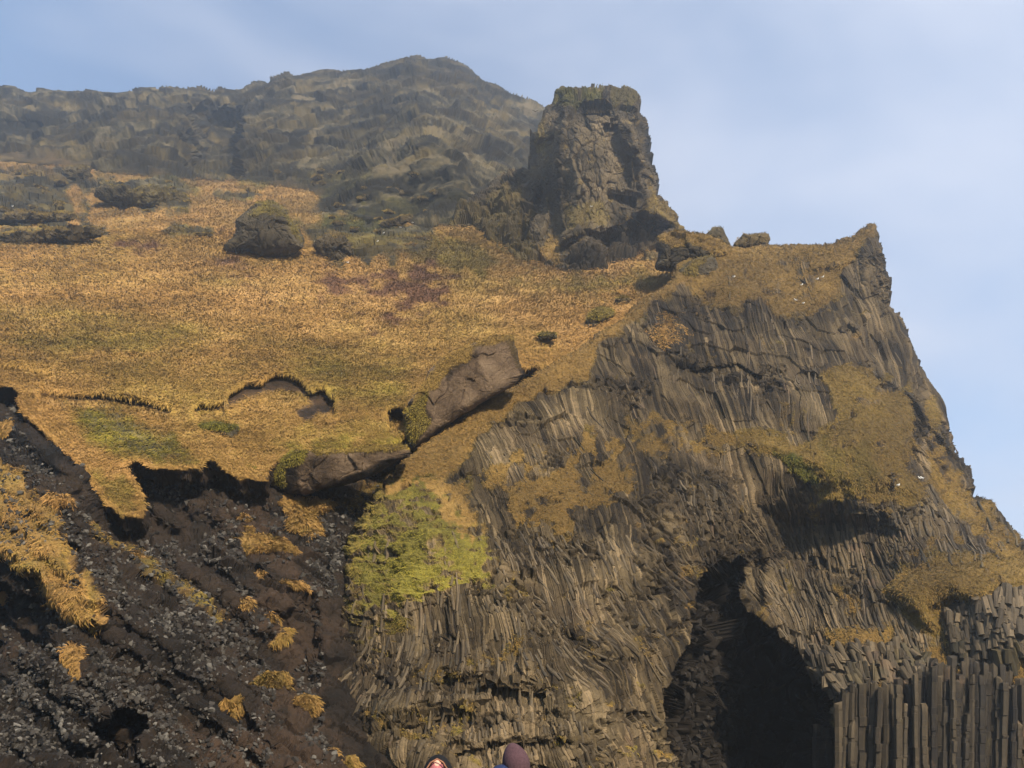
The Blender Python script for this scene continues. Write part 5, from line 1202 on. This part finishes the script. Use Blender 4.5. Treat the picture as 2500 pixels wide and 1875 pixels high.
ellip('hood', (0, .015, zt - .175), (.140, .145, .165), M_black, p1, 48, 30, fn=hoodfn, open_=lambda c: c.y < -.06 and abs(c.x) < .105 - max(0, c.z - .03) * .78 and c.z < .142)
ellip('knitted_hat', (0, .0, zt - .155), (.098, .118, .128), M_pink, p1, 64, 24, ribs=.012)
# trim round the face opening
pts = [(.105, -.105, zt - .245), (.106, -.112, zt - .18), (.088, -.122, zt - .11), (.055, -.125, zt - .062), (0, -.118, zt - .033), (-.055, -.125, zt - .062), (-.088, -.122, zt - .11), (-.106, -.112, zt - .18), (-.105, -.105, zt - .245)]
lathe_part('hood_trim', pts, [.007] * 9, M_trim, 8, p1)
lathe_part('glasses', [(-.075, -.135, zt - .165), (-.04, -.146, zt - .145), (0, -.15, zt - .140), (.04, -.146, zt - .145), (.075, -.135, zt - .165)], [.005] * 5, flat_mat('purple glasses frame', (.08, .03, .10), .3), 8, p1)
D2 = 8.2; top2 = wp(1258, 1813, D2)
p2, k2 = person((top2[0] - .02, D2, 0), math.pi - .5, 1.72, 'person in a mauve beanie and blue jacket seen from behind', M_blue, M_trou)
def beanie(p, d):
    if d.z > 0: p.x *= 1 - .22 * d.z * d.z; p.y *= 1 - .15 * d.z * d.z
    p.x += -.0 ; return p
hb = ellip('beanie', (0, 0, 0), (.114, .122, .165), M_mauve, p2, 72, 30, ribs=.03, fn=beanie)
# tilt the hat: crown towards screen left
hb.matrix_local = Matrix.Translation((-.03, 0, top2[2] - .162)) @ Matrix.Rotation(-p2.rotation_euler[2], 4, 'Z') @ Matrix.Rotation(-.28, 4, 'Y')
hc = ellip('jacket_hood', (0, 0, 0), (.13, .12, .055), M_blue, p2, 36, 16)
hc.matrix_local = Matrix.Rotation(-p2.rotation_euler[2], 4, 'Z') @ Matrix.Translation((-.125, -.10, 1.535))
hl = ellip('hood_lining', (0, 0, 0), (.11, .10, .075), M_navy, p2, 36, 16)
hl.matrix_local = Matrix.Rotation(-p2.rotation_euler[2], 4, 'Z') @ Matrix.Translation((-.085, -.04, 1.545))

# ================================================================== BEACH
def beach():
    n = 90; xs = np.concatenate([np.linspace(-3000, -90, 12), np.linspace(-80, 90, 70), np.linspace(100, 3000, 12)]); ys = np.concatenate([np.linspace(-3000, -60, 12), np.linspace(-50, 110, 64), np.linspace(120, 3000, 12)])
    XX, YY = np.meshgrid(xs, ys); P = np.stack([XX, YY, 0 * XX], -1)
    P[..., 2] = np.where((np.abs(XX) < 95) & (YY > 14) & (YY < 112), fbm(P, 1 / 6., 3, 5) * .12, 0)
    H, W = XX.shape; idx = np.arange(H * W).reshape(H, W)
    F = np.stack([idx[:-1, :-1], idx[:-1, 1:], idx[1:, 1:], idx[1:, :-1]], -1).reshape(-1, 4)
    m = NT('black beach sand', .8, .3); m.link(m.ramp(m.noise(3, 8, .7), [(.3, (.012, .011, .011)), (.7, (.045, .042, .04))]), m.b.inputs['Base Color']); m.bump(m.noise(20, 6, .7), .6, .02)
    o = mesh_np('beach', P.reshape(-1, 3), F, m.m); o['kind'] = 'structure'
beach()

# ================================================================== HAZE
HZ = 0.0006
bpy.ops.mesh.primitive_cube_add(size=1, location=(0, 280, 219)); hz = bpy.context.object; hz.name = 'haze'; hz.scale = (1500, 700, 444); hz['kind'] = 'stuff'
mh = bpy.data.materials.new('pale mist'); mh.use_nodes = True; nt = mh.node_tree; nt.nodes.clear()
vo = nt.nodes.new('ShaderNodeVolumePrincipled'); ou = nt.nodes.new('ShaderNodeOutputMaterial'); nt.links.new(vo.outputs[0], ou.inputs['Volume'])
vo.inputs['Color'].default_value = (.78, .89, 1, 1); vo.inputs['Density'].default_value = HZ; vo.inputs['Anisotropy'].default_value = .7
hz.data.materials.append(mh); hz['label'] = 'thin pale mist in the air'

# ================================================================== SKY AND SUN
SUN_AZ, SUN_EL = math.radians(150), math.radians(36)       # azimuth clockwise from +Y
w = bpy.data.worlds.new('World'); sc.world = w; w.use_nodes = True; nt = w.node_tree
bg = nt.nodes['Background']; sky = nt.nodes.new('ShaderNodeTexSky'); sky.sky_type = 'NISHITA'; sky.sun_disc = False
sky.sun_elevation = SUN_EL; sky.sun_rotation = SUN_AZ; sky.air_density = 1.0; sky.dust_density = .3; sky.ozone_density = 1.0
geo = nt.nodes.new('ShaderNodeTexCoord'); mp = nt.nodes.new('ShaderNodeMapping'); mp.inputs['Scale'].default_value = (1.3, 1.3, 2.6); mp.inputs['Location'].default_value = (.35, .1, .2)
nz = nt.nodes.new('ShaderNodeTexNoise'); nz.inputs['Scale'].default_value = 1.5; nz.inputs['Detail'].default_value = 4; nz.inputs['Roughness'].default_value = .5; nz.inputs['Distortion'].default_value = .3
nt.links.new(geo.outputs['Generated'], mp.inputs['Vector']); nt.links.new(mp.outputs['Vector'], nz.inputs['Vector'])
cr = nt.nodes.new('ShaderNodeValToRGB'); cr.color_ramp.elements[0].position = .36; cr.color_ramp.elements[1].position = .66
cr.color_ramp.elements[0].color = (.25, .25, .25, 1); cr.color_ramp.elements[1].color = (.95, .95, .95, 1)
sp_ = nt.nodes.new('ShaderNodeSeparateXYZ'); nt.links.new(geo.outputs['Generated'], sp_.inputs[0])
ml = nt.nodes.new('ShaderNodeMath'); ml.operation = 'MULTIPLY_ADD'; nt.links.new(sp_.outputs['X'], ml.inputs[0]); ml.inputs[1].default_value = .5; nt.links.new(nz.outputs['Fac'], ml.inputs[2])
nt.links.new(ml.outputs[0], cr.inputs['Fac'])
mx = nt.nodes.new('ShaderNodeMix'); mx.data_type = 'RGBA'; nt.links.new(cr.outputs['Color'], mx.inputs[0]); mt = nt.nodes.new('ShaderNodeMix'); mt.data_type = 'RGBA'; mt.blend_type = 'MULTIPLY'; mt.inputs[0].default_value = 1; nt.links.new(sky.outputs[0], mt.inputs[6]); mt.inputs[7].default_value = (1.0, 1.28, 1.42, 1); nt.links.new(mt.outputs[2], mx.inputs[6]); mx.inputs[7].default_value = (4.6, 4.9, 5.8, 1)
nt.links.new(mx.outputs[2], bg.inputs['Color']); bg.inputs['Strength'].default_value = 0.086
sl = bpy.data.lights.new('sun', 'SUN'); sl.energy = 4.8; sl.angle = math.radians(4); sl.color = (1, .87, .69)
so = bpy.data.objects.new('sun', sl); COL.objects.link(so)
sd = Vector((math.sin(SUN_AZ) * math.cos(SUN_EL), math.cos(SUN_AZ) * math.cos(SUN_EL), math.sin(SUN_EL)))
so.rotation_euler = sd.to_track_quat('Z', 'Y').to_euler(); so.location = (0, 0, 60)

sc.view_settings.view_transform = 'Standard'; sc.view_settings.look = 'None'; sc.view_settings.exposure = 0.95; sc.view_settings.gamma = 1
sc.cycles.volume_bounces = 1; sc.cycles.max_bounces = 5; sc.cycles.diffuse_bounces = 3
